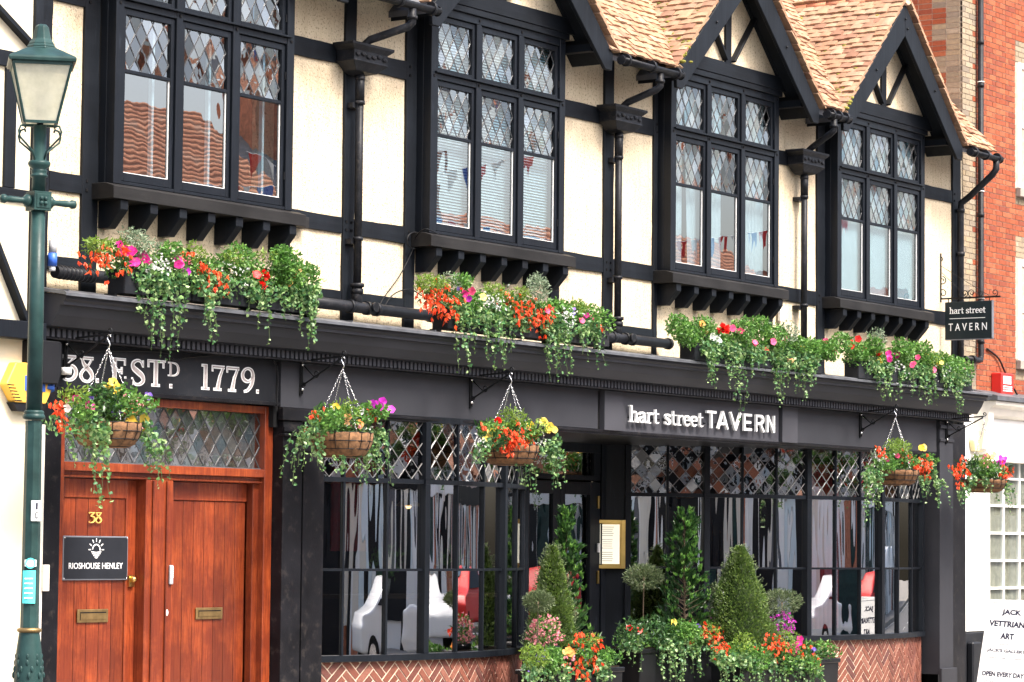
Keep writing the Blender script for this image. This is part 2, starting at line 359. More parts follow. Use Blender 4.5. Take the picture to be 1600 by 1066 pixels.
def clip(poly, u0, u1, v0, v1):
    for ax, lim, sg in ((0, u0, 1), (0, u1, -1), (1, v0, 1), (1, v1, -1)):
        out = []
        for i in range(len(poly)):
            a, b = poly[i], poly[(i + 1) % len(poly)]; da = (a[ax] - lim) * sg; db = (b[ax] - lim) * sg
            if da >= 0: out.append(a)
            if da * db < 0:
                t = da / (da - db); out.append((a[0] + (b[0] - a[0]) * t, a[1] + (b[1] - a[1]) * t))
        poly = out
        if len(poly) < 3: return []
    return poly
def area(p): return abs(sum(p[i][0] * p[(i + 1) % len(p)][1] - p[(i + 1) % len(p)][0] * p[i][1] for i in range(len(p)))) / 2
def cap_for(tilt): return tilt
PANES = {'n': 0}; REST = MB()
def leaded(fr, u0, u1, v0, v1, dw, dh, parent, n=0., camemat='came', tilt=.028, cw=.010, solo=False):
    """diamond quarries and their lead cames in the rectangle of frame fr"""
    cu = (u0 + u1) / 2
    nu = int((u1 - u0) / dw) + 3; nv = int((v1 - v0) / dh) + 3
    for i in range(-nu, nu + 1):
        for j in range(-1, 2 * nv + 1):
            if (i + j) % 2: continue
            c = (cu + i * dw / 2, v0 + j * dh / 2)
            pg = clip([(c[0] - dw / 2, c[1]), (c[0], c[1] - dh / 2), (c[0] + dw / 2, c[1]), (c[0], c[1] + dh / 2)], u0, u1, v0, v1)
            if len(pg) < 3 or area(pg) < .0006: continue
            tu, tv = random.gauss(0, tilt), random.gauss(0, tilt)
            fn = lambda u, v, t: fr.p(u, v, n + t + (u - c[0]) * tu + (v - c[1]) * tv)
            if solo and PANES['n'] < 300 and area(pg) > .004:
                PANES['n'] += 1; MB().prism(pg, fn, -.002, .002).build('pane', 'glass_quarry', parent)
            else: REST.prism(pg, fn, -.002, .002)
    mb = MB()
    for sgn in (1, -1):
        k = -40
        while k < 40:
            # lines v = v0 + sgn*(u-cu)*dh/dw + (k)*dh + dh/2
            pts = []
            b = v0 + k * dh + dh / 2
            L = 5.0
            seg = clipline((cu - L, b - sgn * L * dh / dw), (cu + L, b + sgn * L * dh / dw), u0, u1, v0, v1)
            if seg:
                a, bb = Vector(fr.p(*seg[0], n + .002 + .001 * sgn)), Vector(fr.p(*seg[1], n + .002 + .001 * sgn))
                if (a - bb).length > .02: mb.bar(a, bb, .007, cw, fr.n.cross(bb - a)) if False else mb.bar(a, bb, cw, .008, fr.n)
            k += 1
    if mb.v: mb.build('lead_came', camemat, parent)
def clipline(a, b, u0, u1, v0, v1):
    t0, t1 = 0., 1.; d = (b[0] - a[0], b[1] - a[1])
    for p, q in ((-d[0], a[0] - u0), (d[0], u1 - a[0]), (-d[1], a[1] - v0), (d[1], v1 - a[1])):
        if abs(p) < 1e-12:
            if q < 0: return None
            continue
        r = q / p
        if p < 0: t0 = max(t0, r)
        else: t1 = min(t1, r)
    if t0 >= t1: return None
    return (a[0] + d[0] * t0, a[1] + d[1] * t0), (a[0] + d[0] * t1, a[1] + d[1] * t1)

# ------------------------------------------------------------------ the setting: ground
MB().box(-90, 150, -90, 80, GZ - .9, GZ - .13).build('ground', 'paving', kind='structure')
MB().box(-90, 150, -15.2, -3.0, GZ - .126, GZ - .12).build('road', 'asphalt', kind='structure')
MB().box(-90, 150, -2.85, 1.6, GZ - .2, GZ).build('pavement', 'paving', kind='structure')
MB().box(-90, 150, -3.0, -2.853, GZ - .2, GZ + .004).build('kerb', 'stone', kind='structure')
MB().box(-90, 150, -19.0, -15.35, GZ - .2, GZ).build('opposite_pavement', 'paving', kind='structure')
MB().box(-90, 150, -15.347, -15.2, GZ - .2, GZ + .004).build('opposite_kerb', 'stone', kind='structure')
mb = MB()
for i in range(-10, 20): mb.box(i * 6., i * 6. + 3, -9.1, -9.0, GZ - .116, GZ - .114)
mb.build('road_marking', 'line_white', kind='structure')
mb = MB()
for yy in (-3.35, -14.9): mb.box(-90, 150, yy, yy + .1, GZ - .116, GZ - .114)
mb.build('kerb_line', 'line_white', kind='structure')

# ------------------------------------------------------------------ THE TAVERN
TV = thing('tavern', (8.5, 0, GZ), 'half timbered tavern with black beams, cream pebbledash, leaded bay windows and a charcoal shopfront', 'building')
XL, XR = -.40, 17.79
# upper wall: pebbledash field with a real hole-less backing; bays are closed boxes before it
F = -.40
BAYS = [(1.70, .45, 2.95), (6.39, 5.16, 7.62), (11.075, 9.82, 12.33), (15.05, 13.83, 16.26)]
mb = MB(); xs_ = [XL] + [q for b in BAYS for q in (b[1] + .03, b[2] - .03)] + [XR]
for i in range(0, len(xs_), 2): mb.box(xs_[i], xs_[i + 1], 0, .28, 4.64, 6.98)
mb.box(XL, XR, 0, .28, 3.3, 4.638)
mb.build('rendered_wall', 'pebbledash', TV)
def wavy(name, mat, x0, x1, y, z0, z1, vert):
    """hand-hewn timber: a box whose long edges wander a few millimetres"""
    mb = MB(); n = max(2, int(((z1 - z0) if vert else (x1 - x0)) / .12)); J = []
    a_, b_ = U(-.003, .003), U(-.003, .003)
    for i in range(n + 1):
        t = i / n; a_ = max(-.008, min(.008, a_ + U(-.004, .004))); b_ = max(-.008, min(.008, b_ + U(-.004, .004))); yy = y + U(-.003, .003)
        if vert: z = z0 + (z1 - z0) * t; J.append([(x0 + a_, yy, z), (x1 + b_, yy, z), (x1 + b_, .02, z), (x0 + a_, .02, z)])
        else: x = x0 + (x1 - x0) * t; J.append([(x, yy, z1 + b_), (x, yy, z0 + a_), (x, .02, z0 + a_), (x, .02, z1 + b_)])
    P = [p for j in J for p in j]; Fc = [(3, 2, 1, 0), tuple(4 * n + k for k in range(4))]
    for i in range(n):
        for k in range(4): Fc.append((4 * i + k, 4 * i + (k + 1) % 4, 4 * i + 4 + (k + 1) % 4, 4 * i + 4 + k))
    return mb.poly(P, Fc).build(name, mat, TV, .004)
def vpost(x0, x1, z0=3.5, z1=6.98, y=-.03, name='timber_post'): wavy(name, 'timber_v', x0, x1, y, z0, z1, True)
def hbeam(x0, x1, z0, z1, y=-.026, name='timber_rail'): wavy(name, 'timber_h', x0 + .003, x1 - .003, y, z0, z1, False)
posts = [(-.40, -.17), (.245, .44), (2.955, 3.14), (3.96, 4.145), (4.98, 5.155), (7.625, 7.80), (8.685, 8.87), (9.735, 9.93 - .12), (12.335, 12.50), (13.62, 13.825), (16.265, 16.42), (17.45, 17.70)]
for a, b in posts: vpost(a, b, 3.45)
segs = [(-.17, .245), (3.14, 3.96), (4.145, 4.98), (7.80, 8.685), (8.87, 9.735), (12.50, 13.62), (16.42, 17.45)]
for a, b in segs:
    hbeam(a, b, 6.205, 6.385); hbeam(a, b, 4.545, 4.715); hbeam(a, b, 3.86, 3.985)
hbeam(-.17, .245, 6.70, 6.98)
mb = MB()
for a, b in segs:                                        # peg heads
    for z in (6.25, 6.34, 4.59, 4.67):
        for x in (a - .05, b + .05):
            mb.box(x - .012, x + .012, -.038, -.025, z - .012, z + .012)
mb.build('timber_pegs', 'dark_void', TV, kind='stuff')
# under-bay posts already run down; small props seen below each bay corner
WY = -.20                                                # window front plane
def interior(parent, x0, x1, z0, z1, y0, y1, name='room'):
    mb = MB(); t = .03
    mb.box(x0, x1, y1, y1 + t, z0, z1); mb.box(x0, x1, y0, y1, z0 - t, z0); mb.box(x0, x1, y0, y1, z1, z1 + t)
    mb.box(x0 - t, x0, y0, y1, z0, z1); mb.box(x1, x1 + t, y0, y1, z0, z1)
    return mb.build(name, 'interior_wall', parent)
for bi, (xc, x0, x1) in enumerate(BAYS):
    fr = Fr((x0, WY, 0)); W = x1 - x0
    mb = MB()
    zb, zt = 4.66, 6.98
    st = .105; mull = .085; rail = .075
    # outer stiles, mullions, head, transom, bottom rail (butted)
    nlight = 3; lw = (W - 2 * st - 2 * mull) / 3
    mb.fbox(fr, 0, st, zb, zt, -.10, .0); mb.fbox(fr, W - st, W, zb, zt, -.10, 0)
    for k in (1, 2):
        u = st + k * lw + (k - 1) * mull; mb.fbox(fr, u, u + mull, zb, 6.90, -.10, -.003)
    for k in range(3):
        u = st + k * (lw + mull)
        mb.fbox(fr, u, u + lw, zb, zb + .03, -.10, -.006); mb.fbox(fr, u, u + lw, 6.235, 6.295, -.10, -.006)
    mb.fbox(fr, st, W - st, 6.90, zt, -.10, -.003)
    # side cheeks back to the wall
    mb.box(x0, x0 + .05, WY + .10, 0, zb, zt); mb.box(x1 - .05, x1, WY + .10, 0, zb, zt)
    bw = mb.build('bay_window', 'frame_paint', TV, .004)
    # drip mould above the transom and pegs
    mb = MB(); mb.fbox(fr, .06, W - .06, 6.297, 6.315, -.02, .028); mb.build('drip_mould', 'frame_paint', bw, .003)
    mb = MB()
    for k in (.05, st + lw + mull / 2, st + 2 * lw + 1.5 * mull, W - .05):
        for z in (6.265, 6.94): mb.fbox(fr, k - .012, k + .012, z - .012, z + .012, -.002, .008)
    mb.build('peg_heads', 'dark_void', bw)
    for k in range(3):
        u0 = st + k * (lw + mull); u1 = u0 + lw; cs = .045
        for lo, hi, split in ((zb + .03, 6.235, True), (6.295, 6.90, False)):
            mb = MB(); g = .006
            a, b, c, d = u0 + g, u1 - g, lo + g, hi - g
            cb = .075 if split else .06
            mb.fbox(fr, a, a + cs, c, d, -.075, -.025); mb.fbox(fr, b - cs, b, c, d, -.075, -.025)
            mb.fbox(fr, a + cs, b - cs, c, c + cb, -.075, -.025); mb.fbox(fr, a + cs, b - cs, d - cs - .01, d, -.075, -.025)
            vs = 5.675
            if split: mb.fbox(fr, a + cs, b - cs, vs - .016, vs + .016, -.072, -.028)
            mb.build('casement', 'frame_paint', bw, .003)
            if split:
                MB().fbox(fr, a + cs, b - cs, c + cb, vs - .016, -.055, -.050).build('pane', 'glass_plain', bw)
                leaded(fr, a + cs, b - cs, vs + .016, d - cs - .01, .148, .225, bw, -.052, solo=bi < 2)
                # thin pale gasket line round the plain glass
                mb = MB(); q0, q1, r0, r1 = a + cs, b - cs, c + cb, vs - .016; e = .007
                mb.fbox(fr, q0, q1, r0, r0 + e, -.049, -.040); mb.fbox(fr, q1 - e, q1, r0 + e, r1, -.049, -.040)
                mb.build('glazing_bead', 'white_paint', bw)
            else:
                leaded(fr, a + cs, b - cs, c + cb, d - cs - .01, .148, .225, bw, -.052, solo=bi < 2)
        # hinges
    mb = MB()
    for z in (4.95, 5.9, 6.45): mb.fbox(fr, W - st - .012, W - st + .012, z, z + .07, -.03, -.012)
    mb.build('hinge', 'iron', bw)
    # sill and corbels
    sx0, sx1 = x0 - .09, x1 + .44 if bi < 3 else x1 + .50
    mb = MB(); mb.prism([(-.29, 4.515), (-.29, 4.625), (-.19, 4.658), (-.0, 4.658), (-.0, 4.515)], lambda a, b, t: (t, a, b), sx0, x1 + .10)
    mb.build('window_sill', 'sill_wood', TV, .004)
    mb = MB(); mb.prism([(-.10, 4.535), (-.10, 4.64), (-.0, 4.64), (-.0, 4.535)], lambda a, b, t: (t, a, b), x1 + .10, sx1 - .05); mb.build('sill_horn', 'sill_wood', TV, .004)
    n = 7
    for k in range(n):
        xx = x0 + .03 + (W - .14) * k / (n - 1)
        MB().prism([(-.265, 4.513), (-.265, 4.43), (-.24, 4.40), (-.12, 4.27), (-.0, 4.27), (-.0, 4.513)], lambda a, b, t: (t, a, b), xx, xx + .10).build('corbel', 'timber_v', TV, .003)
    # interior with blinds / curtains
    interior(bw, x0 + .06, x1 - .06, 4.66, 6.95, .285, 2.2)
    # a hole is needed behind the bay: dark lining inside the bay itself
    by = WY + .14
    if bi == 0:
        mb = MB()
        for xx in (x0 + .62, x0 + 1.40, x0 + 2.18): mb.box(xx, xx + .03, by - .02, by + .02, 4.72, 6.2)
        mb.build('blind_edge', 'curtain', bw)
    elif bi == 1:
        mb = MB(); z = 4.74
        while z < 6.85:
            mb.poly([(x0 + .12, by, z), (x1 - .12, by, z), (x1 - .12, by + .018, z + .022), (x0 + .12, by + .018, z + .022)], [(0, 1, 2, 3)]); z += .030
        mb.build('venetian_blind', 'curtain', bw)
    elif bi == 2:
        mb = MB(); prev = None
        for s0, s1 in ((.12, .46), (.62, 1.35), (1.75, 2.36)):
            k = 26; P = []
            for i in range(k + 1):
                xx = x0 + s0 + (s1 - s0) * i / k; yy = by + .018 * math.sin(i * 1.9) + .01
                P += [(xx, yy, 4.70), (xx - (.10 if s0 > .5 and s0 < 1 else 0) * (1 - i / k), yy, 6.88)]
            mb.poly(P, [(2 * i, 2 * i + 2, 2 * i + 3, 2 * i + 1) for i in range(k)], True)
        mb.build('net_curtain', 'net', bw)
    else:
        mb = MB(); mb.box(x0 + .11, x1 - .11, by - .03, by - .024, 4.70, 5.72); mb.build('roller_blind', 'curtain', bw)
        mb = MB(); mb.box(x0 + .11, x1 - .11, by - .02, by - .014, 5.72, 6.90); mb.build('net_curtain', 'net', bw)

# gables
RID, SL = 8.60, 1.0
for gi, (xc, x0, x1) in enumerate(BAYS):
    mb = MB()                                            # gable wall, flush over the bay
    mb.prism([(-1.58, 7.0), (1.58, 7.0), (0, 8.50)], lambda a, b, t: (xc + a, t, b), -.19, .2)
    gw = mb.build('gable', 'pebbledash', TV)
    box('tie_beam', 'timber_h', gw, x0 - .14, x1 + .16, -.235, -.195, 7.05, 7.215, .004)
    box('window_head', 'timber_h', gw, x0 - .02, x1 + .04, -.225, -.01, 6.982, 7.047, .004)
    box('king_post', 'timber_v', gw, xc - .065, xc + .065, -.222, -.192, 7.217, 8.25, .004)
    for sg in (-1, 1):
        a = Vector((xc + sg * .08, -.209, 7.24)); b = Vector((xc + sg * .60, -.209, 7.84))
        MB().bar(a, b, .03, .115, (0, 1, 0)).build('gable_strut', 'timber_v', gw, .003)
        MB().prism([(0, 8.46), (0, 8.36), (sg * 1.17, 7.217), (sg * 1.29, 7.217)], lambda u, v, t: (xc + u, t, v), -.226, -.193).build('wall_rafter', 'timber_v', gw, .003)
        # bargeboard
        P = [(0, 8.52), (0, 8.10), (sg * 1.53, 6.68), (sg * 1.66, 6.68), (sg * 1.68, 6.86)]
        MB().prism(P, lambda u, v, t: (xc + u + sg * .002, t, v), -.52, -.475).build('bargeboard', 'timber_v', gw, .005)
        # boarded soffit between the board and the wall
        P = [(sg * .02, 8.44), (sg * 1.66, 6.82), (sg * 1.66, 6.76), (sg * .02, 8.38)]
        MB().prism(P, lambda u, v, t: (xc + u, t, v), -.474, .0).build('soffit', 'timber_v', gw)
        # purlin end
        box('purlin_end', 'timber_v', gw, xc + sg * 1.40 - .05, xc + sg * 1.40 + .05, -.44, -.003, 6.86, 6.94)
    mb = MB()
    for p_ in ((0, 8.32), (.06, 8.20), (-.8, 7.55), (.85, 7.5)): mb.lathe((xc + p_[0], -.53, p_[1]), [(.012, -.012), (.012, .012)], 6)
    mb.build('peg_heads', 'iron', gw)
# roofs --------------------------------------------------------
EAZ = 6.90; MS = 1.05; EY = -.50
def zmain(y): return EAZ + MS * (y - EY)
mb = MB()
def roofpiece(pts):
    n_ = len(pts); P = [(x, y, zmain(y) - .06) for x, y in pts] + [(x, y, zmain(y) - .12) for x, y in pts]
    mb.poly(P, [tuple(range(n_)), tuple(range(2 * n_ - 1, n_ - 1, -1))] + [(i, n_ + i, n_ + (i + 1) % n_, (i + 1) % n_) for i in range(n_)])
cs_ = [b[0] for b in BAYS]; yv = 1.10
for a_, b_ in zip(cs_, cs_[1:]): roofpiece([(a_ + 1.67, -.47), (b_ - 1.67, -.47), (b_, yv), (a_, yv)])
roofpiece([(XL, -.47), (cs_[0] - 1.67, -.47), (cs_[0], yv), (XL, yv)]); roofpiece([(cs_[3] + 1.67, -.47), (XR, -.47), (XR, yv), (cs_[3], yv)])
roofpiece([(XL, yv), (XR, yv), (XR, 3.4), (XL, 3.4)])
for xc, _, _ in BAYS:
    for sg in (-1, 1):
        mb.prism([(0, RID - .05), (sg * 1.70, RID - .05 - 1.70 * SL), (sg * 1.70, RID - .11 - 1.70 * SL), (0, RID - .11)], lambda a, b, t: (xc + a, t, b), -.50, 1.5)
ROOF = mb.build('roof', 'slate_far', TV)
tile_me = MB()                                           # one plain tile lying in the plane u (across), v (up-slope)
P = []
for (u, z) in ((-.080, 0), (-.03, .004), (.03, .004), (.080, 0)):
    pass
for v in (0., .26):
    for (u, z) in ((-.080, 0), (-.027, .005), (.027, .005), (.080, 0)): P += [(u, v, z), (u, v, z + .022)]
F8 = []
for i in range(3):
    a = 2 * i
    F8 += [(a, a + 2, a + 3, a + 1)[::-1], (a + 8, a + 10, a + 11, a + 9), (a + 1, a + 3, a + 11, a + 9), (a, a + 8, a + 10, a + 2)]
F8 += [(0, 1, 9, 8), (6, 14, 15, 7)]
TILE_V, TILE_F = P, F8
tm = MB().poly(TILE_V, TILE_F); TILE_ME = tm.mesh('roof_tile', 'roof_tile_mat', merge=True)
rest = MB(); ntile = [0]
def put_tile(origin, ud, vd, solo):
    nd = ud.cross(vd)
    if nd.z < 0: nd = -nd
    vv = (vd + nd * U(-.16, -.09)).normalized(); uu = (ud + vd * U(-.03, .03) + nd * U(-.015, .015)).normalized(); nn = uu.cross(vv)
    if nn.z < 0: nn = -nn; uu = -uu
    M = Matrix((uu, vv, nn)).transposed()
    og = origin + nd * U(.026, .046) + vd * U(-.008, .008)
    if solo and ntile[0] < 300:
        ntile[0] += 1
        o = link('roof_tile', TILE_ME, ROOF, og); o.rotation_euler = M.to_euler()
    else:
        rest.poly([tuple(og + M @ Vector(p)) for p in TILE_V], TILE_F)
G = .105
def gable_z(x):
    return max([RID - SL * abs(x - b[0]) for b in BAYS] + [-9])
for gi, (xc, _, _) in enumerate(BAYS):
    for sg in (-1, 1):
        L = 1.74 * math.sqrt(1 + SL * SL); n = int(L / G)
        vd = Vector((-sg, 0, SL)).normalized(); ud = Vector((0, 1, 0))
        for r in range(n):
            dx = 1.745 - r * G / math.sqrt(1 + SL * SL); z = RID - SL * dx
            y = -.565 + (.08 if r % 2 else 0)
            while y < 1.3:
                if r % 2 and y < -.45: put_tile(Vector((xc + sg * dx, y, z)), ud, vd, False)
                if zmain(y) < z + .10 and dx > -.02:
                    solo = sg < 0 and gi in (2, 3) and (y < .9)
                    # leave out what the neighbour gable or the frame hides
                    if gi > 0 or sg > 0:
                        put_tile(Vector((xc + sg * dx, y + .08, z)), ud, vd, solo and (ntile[0] < 230))
                y += .165
vd = Vector((0, 1, MS)).normalized(); ud = Vector((1, 0, 0))
L = 3.3 / vd.y * 1.0
for r in range(int(L / G)):
    y = EY - .03 + r * G * vd.y; z = zmain(y) + .0
    x = 7.9 + (.08 if r % 2 else 0)
    while x < XR:
        if gable_z(x) < z + .08: put_tile(Vector((x, y, z)), ud, vd, 7.9 < x < 9.7)
        x += .165
rest.build('roof_tiles', 'roof_tile_mat', ROOF, kind='stuff')
# ridge tiles on the gables
mb = MB()
for xc, _, _ in BAYS[1:]:
    y = -.56
    while y < 1.2:
        MB().tube([(xc, y, RID - .02 + U(-.008, .008)), (xc, y + .28, RID - .03)], .085, 10).build('ridge_tile', 'verdigris_tile', ROOF); y += .29
mb = MB()                                                # moss cushions in the valleys
for i in range(520):
    gi = random.choice((2, 2, 3)); xc = BAYS[gi][0]
    dx = U(.2, 1.7); y = U(-.5, .9); z = RID - dx
    if random.random() < .55: y = min(.95, (z - EAZ) / MS + EY + U(-.25, .05)); 
    if random.random() < .25: dx = U(1.35, 1.72); z = RID - dx; y = U(-.55, -.2)
    r = U(.012, .045); mb.ball((xc - dx, y, z + .035), r, 6, (1, 1.2, .6))
for i in range(190):
    y = U(-.45, 1.6); x = U(8.1, 9.6); r = U(.012, .04)
    if gable_z(x) < zmain(y): mb.ball((x, y, zmain(y) + .03), r, 6, (1.2, 1, .6))
mb.build('moss', 'moss', ROOF, kind='stuff')

# gutters, hoppers, downpipes ---------------------------------
def gutter(x0, x1, y=-.60, z=6.80):
    mb = MB(); r = .062; P = []; k = 8
    for xx in (x0, x1):
        for rr in (r, r - .008):
            for i in range(k + 1):
                t = math.pi + math.pi * i / k; P.append((xx, y + rr * math.cos(t), z + .02 + rr * math.sin(t)))
    m_ = k + 1; Fc = []
    for i in range(k):
        Fc += [(i, i + 1, 2 * m_ + i + 1, 2 * m_ + i), (m_ + i, 3 * m_ + i, 3 * m_ + i + 1, m_ + i + 1), (i, m_ + i, m_ + i + 1, i + 1), (2 * m_ + i, 2 * m_ + i + 1, 3 * m_ + i + 1, 3 * m_ + i)]
    for i in (0, k): Fc.append((i, 2 * m_ + i, 3 * m_ + i, m_ + i))
    mb.poly(P, Fc, True)
    for xx in (x0, x1):
        mb.tube([(xx - .006, y, z + .0), (xx + .006, y, z + .0)], .055, 10)
    g_ = mb.build('gutter', 'iron_pipe', TV)
    for xx in (x0 + .1, (x0 + x1) / 2, x1 - .1):
        if x1 - x0 > .5 or xx == (x0 + x1) / 2: MB().tube([(xx - .02, y, z + .01), (xx + .02, y, z + .01)], .070, 10).build('gutter_union', 'iron_pipe', g_)
for a, b in ((3.42, 4.70), (8.11, 9.36), (12.80, 13.36), (16.80, 17.72)): gutter(a, b)
PIPES = [(4.08, 4.30), (8.83, 8.95), (13.11, 13.15)]
for k, (xp, xo) in enumerate(PIPES):
    xo = [4.28, 8.92, 12.98][k]
    py = -.12; hz = 6.17
    # swan neck from the gutter outlet to the hopper
    mb = MB(); mb.tube([(xo, -.60, 6.76), (xo, -.60, 6.62), (xo - .03, -.57, 6.58), (xp + .02, -.22, 6.46), (xp, -.18, 6.42), (xp, -.18, 6.36)], .040, 12)
    mb.tube([(xo, -.60, 6.69), (xo, -.60, 6.655)], .052, 12)
    mb.build('swan_neck', 'iron_pipe', TV)
    # hopper head
    mb = MB()
    W2, D = .27, .15
    prof = [(1.25, 1.15, 6.40), (1.25, 1.15, 6.375), (1.10, 1.05, 6.345), (1.0, 1.0, 6.33), (1.0, 1.0, 6.235), (1.04, 1.02, 6.225), (.95, .95, 6.205), (.62, .75, 6.14), (.30, .45, 6.115)]
    ringp = []
    for sx, sy, z in prof: ringp.append([(xp - W2 * sx, -.035, z), (xp - W2 * sx, -.035 - .22 * sy, z), (xp + W2 * sx, -.035 - .22 * sy, z), (xp + W2 * sx, -.035, z)])
    P = [p for r_ in ringp for p in r_]; Fc = []
    for i in range(len(prof) - 1):
        for j in range(4): Fc.append((4 * i + j, 4 * i + (j + 1) % 4, 4 * i + 4 + (j + 1) % 4, 4 * i + 4 + j))
    Fc += [(3, 2, 1, 0), tuple(4 * (len(prof) - 1) + j for j in range(4))]
    mb.poly(P, Fc); hp = mb.build('hopper_head', 'iron_pipe', TV, .003)
    mb = MB()
    for i in range(6):
        xx = xp - W2 * .8 + i * W2 * .32
        mb.ball((xx, -.262, 6.285 + .012 * math.sin(i * 2)), .028, 6, (1.4, .35, .8))
    mb.build('hopper_ornament', 'iron_pipe', hp)
    mb = MB(); mb.tube([(xp + .0, py, 6.13), (xp, py, 4.03)], .040, 14)
    for z in (6.10, 5.86, 4.52): mb.tube([(xp, py, z), (xp, py, z - .035)], .052, 14)
    mb.tube([(xp, py, 6.12), (xp, py, 5.86)], .047, 14)
    dp = mb.build('downpipe', 'iron_pipe', TV)
    mb = MB()
    for z in (5.84, 4.50): mb.box(xp - .085, xp + .085, py + .02, -.004, z - .05, z)
    mb.build('pipe_ear', 'iron_pipe', dp)
# horizontal soil pipe lying behind the cornice
def soil(x0, x1, tee=None, z=3.83):
    mb = MB(); mb.tube([(x0, -.14, z), (x1, -.14, z)], .056, 16)
    for xx in (x0 + .03, x1 - .05): mb.tube([(xx, -.14, z), (xx + .05, -.14, z)], .066, 16)
    if tee:
        for xx in (tee - .16, tee + .11, tee + .26): mb.tube([(xx, -.14, z), (xx + .045, -.14, z)], .068, 16)
        mb.tube([(tee, -.13, z), (tee - .01, -.12, z + .11), (tee, -.12, z + .20)], .052, 14)
        mb.tube([(tee, -.12, z + .13), (tee, -.12, z + .18)], .062, 14); mb.tube([(tee, -.12, z + .20), (tee, -.12, z + .235)], .070, 14)
        mb.tube([(tee + .16, -.15, z + .0), (tee + .16, -.235, z + .01)], .040, 12); mb.tube([(tee + .16, -.21, z + .01), (tee + .16, -.24, z + .01)], .048, 12)
    return mb.build('soil_pipe', 'iron_pipe', TV)
soil(2.75, 5.3, 4.08); soil(8.0, 9.9, 8.83)
mb = MB(); mb.tube([(-.2, -.14, 3.83), (.9, -.14, 3.83)], .056, 14)
for i in range(9): mb.tube([(-.15 + i * .05, -.14, 3.83), (-.13 + i * .05, -.14, 3.83)], .062, 12)
mb.build('soil_pipe', 'iron_pipe', TV)
# right hand corner downpipes
mb = MB(); mb.tube([(17.60, -.60, 6.80), (17.60, -.60, 6.66), (17.58, -.55, 6.58), (17.56, -.22, 6.30), (17.56, -.10, 6.22), (17.56, -.09, 6.1), (17.56, -.09, GZ + .02)], .045, 14)
for z in (6.14, 5.55, 3.60, 2.0, .52): mb.tube([(17.56, -.09, z), (17.56, -.09, z - .05)], .058, 14)
mb.tube([(17.56, -.09, .40), (17.56, -.09, .28)], .060, 14)
mb.build('downpipe', 'iron_pipe', TV)

# ------------------------------------------------------------------ cornice
CX0, CX1 = -.72, 17.0
mb = MB()                                                # crown mould made of stepped boards
mb.prism([(-.76, 3.565), (-.76, 3.535), (-.735, 3.515), (-.735, 3.49), (-.70, 3.485), (-.665, 3.41), (-.662, 3.404), (-.66, 3.404), (-.60, 3.318), (-.52, 3.318), (-.52, 3.305), (-.0, 3.305), (-.0, 3.66)], lambda a, b, t: (t, a, b), CX0, CX1)
CO = mb.build('cornice', 'charcoal', TV)
mb = MB(); mb.prism([(-.80, 3.56), (-.80, 3.585), (-.77, 3.60), (-.03, 3.70), (-.03, 3.68), (-.77, 3.57)], lambda a, b, t: (t, a, b), CX0 - .04, CX1 + .04)
mb.build('lead_flashing', 'lead', CO)
for i in range(14):
    x = -.6 + i * 1.3 + U(-.2, .2); box('lead_roll', 'lead', CO, x, x + .012, -.785, -.1, 3.60, 3.615)
dent = MB().box(-.020, .020, -.020, .0, -.0365, .0365).mesh('dentil', 'charcoal_light', bevel=.003)
x = CX0 + .05
while x < CX1 - .05:
    link('dentil', dent, CO, (x, -.500, 3.268)); x += .0665
box('dentil_backing', 'dark_void', CO, CX0 + .02, CX1 - .02, -.499, -.0, 3.228, 3.304)  # near-black colour stands in for shade in the gaps between dentils
mb = MB(); mb.box(CX0 + .02, CX1 - .02, -.535, -.0, 3.212, 3.226); mb.build('bed_mould', 'pilaster_black', CO, .002)

# ------------------------------------------------------------------ fascia
FT, FB = 3.21, 2.79
box('fascia_panel', 'black_panel', TV, -.42, 2.52, -.385, -.02, 2.83, FT)
box('fascia_panel', 'charcoal', TV, 2.585, 8.02, -.39, -.02, FB, FT)
box('fascia_panel', 'charcoal_light', TV, 8.105, 8.48, -.425, -.02, FB - .01, FT, .003)
box('fascia_panel', 'charcoal_light', TV, 8.483, 11.985, -.40, -.02, FB - .01, FT, .003)
box('fascia_panel', 'charcoal_light', TV, 12.035, 12.41, -.425, -.02, FB - .01, FT, .003)
box('fascia_panel', 'charcoal', TV, 12.413, 16.215, -.39, -.02, FB, FT)
box('fascia_joint', 'dark_void', TV, 2.522, 2.583, -.36, -.02, 2.60, FT)
box('fascia_joint', 'dark_void', TV, 8.022, 8.103, -.36, -.02, FB, FT)
box('fascia_joint', 'dark_void', TV, 11.987, 12.033, -.37, -.02, FB, FT)
box('soffit_board', 'pilaster_black', TV, 3.25, 16.2, -.385, 1.9, FB - .055, FB - .012)
mb = MB(); mb.box(2.60, 16.2, -.40, -.37, FB - .035, FB - .005); mb.build('fascia_bead', 'pilaster_black', TV, .003)
box('panel_bead', 'pilaster_black', TV, -.42, 2.55, -.41, -.386, 2.795, 2.828, .003)
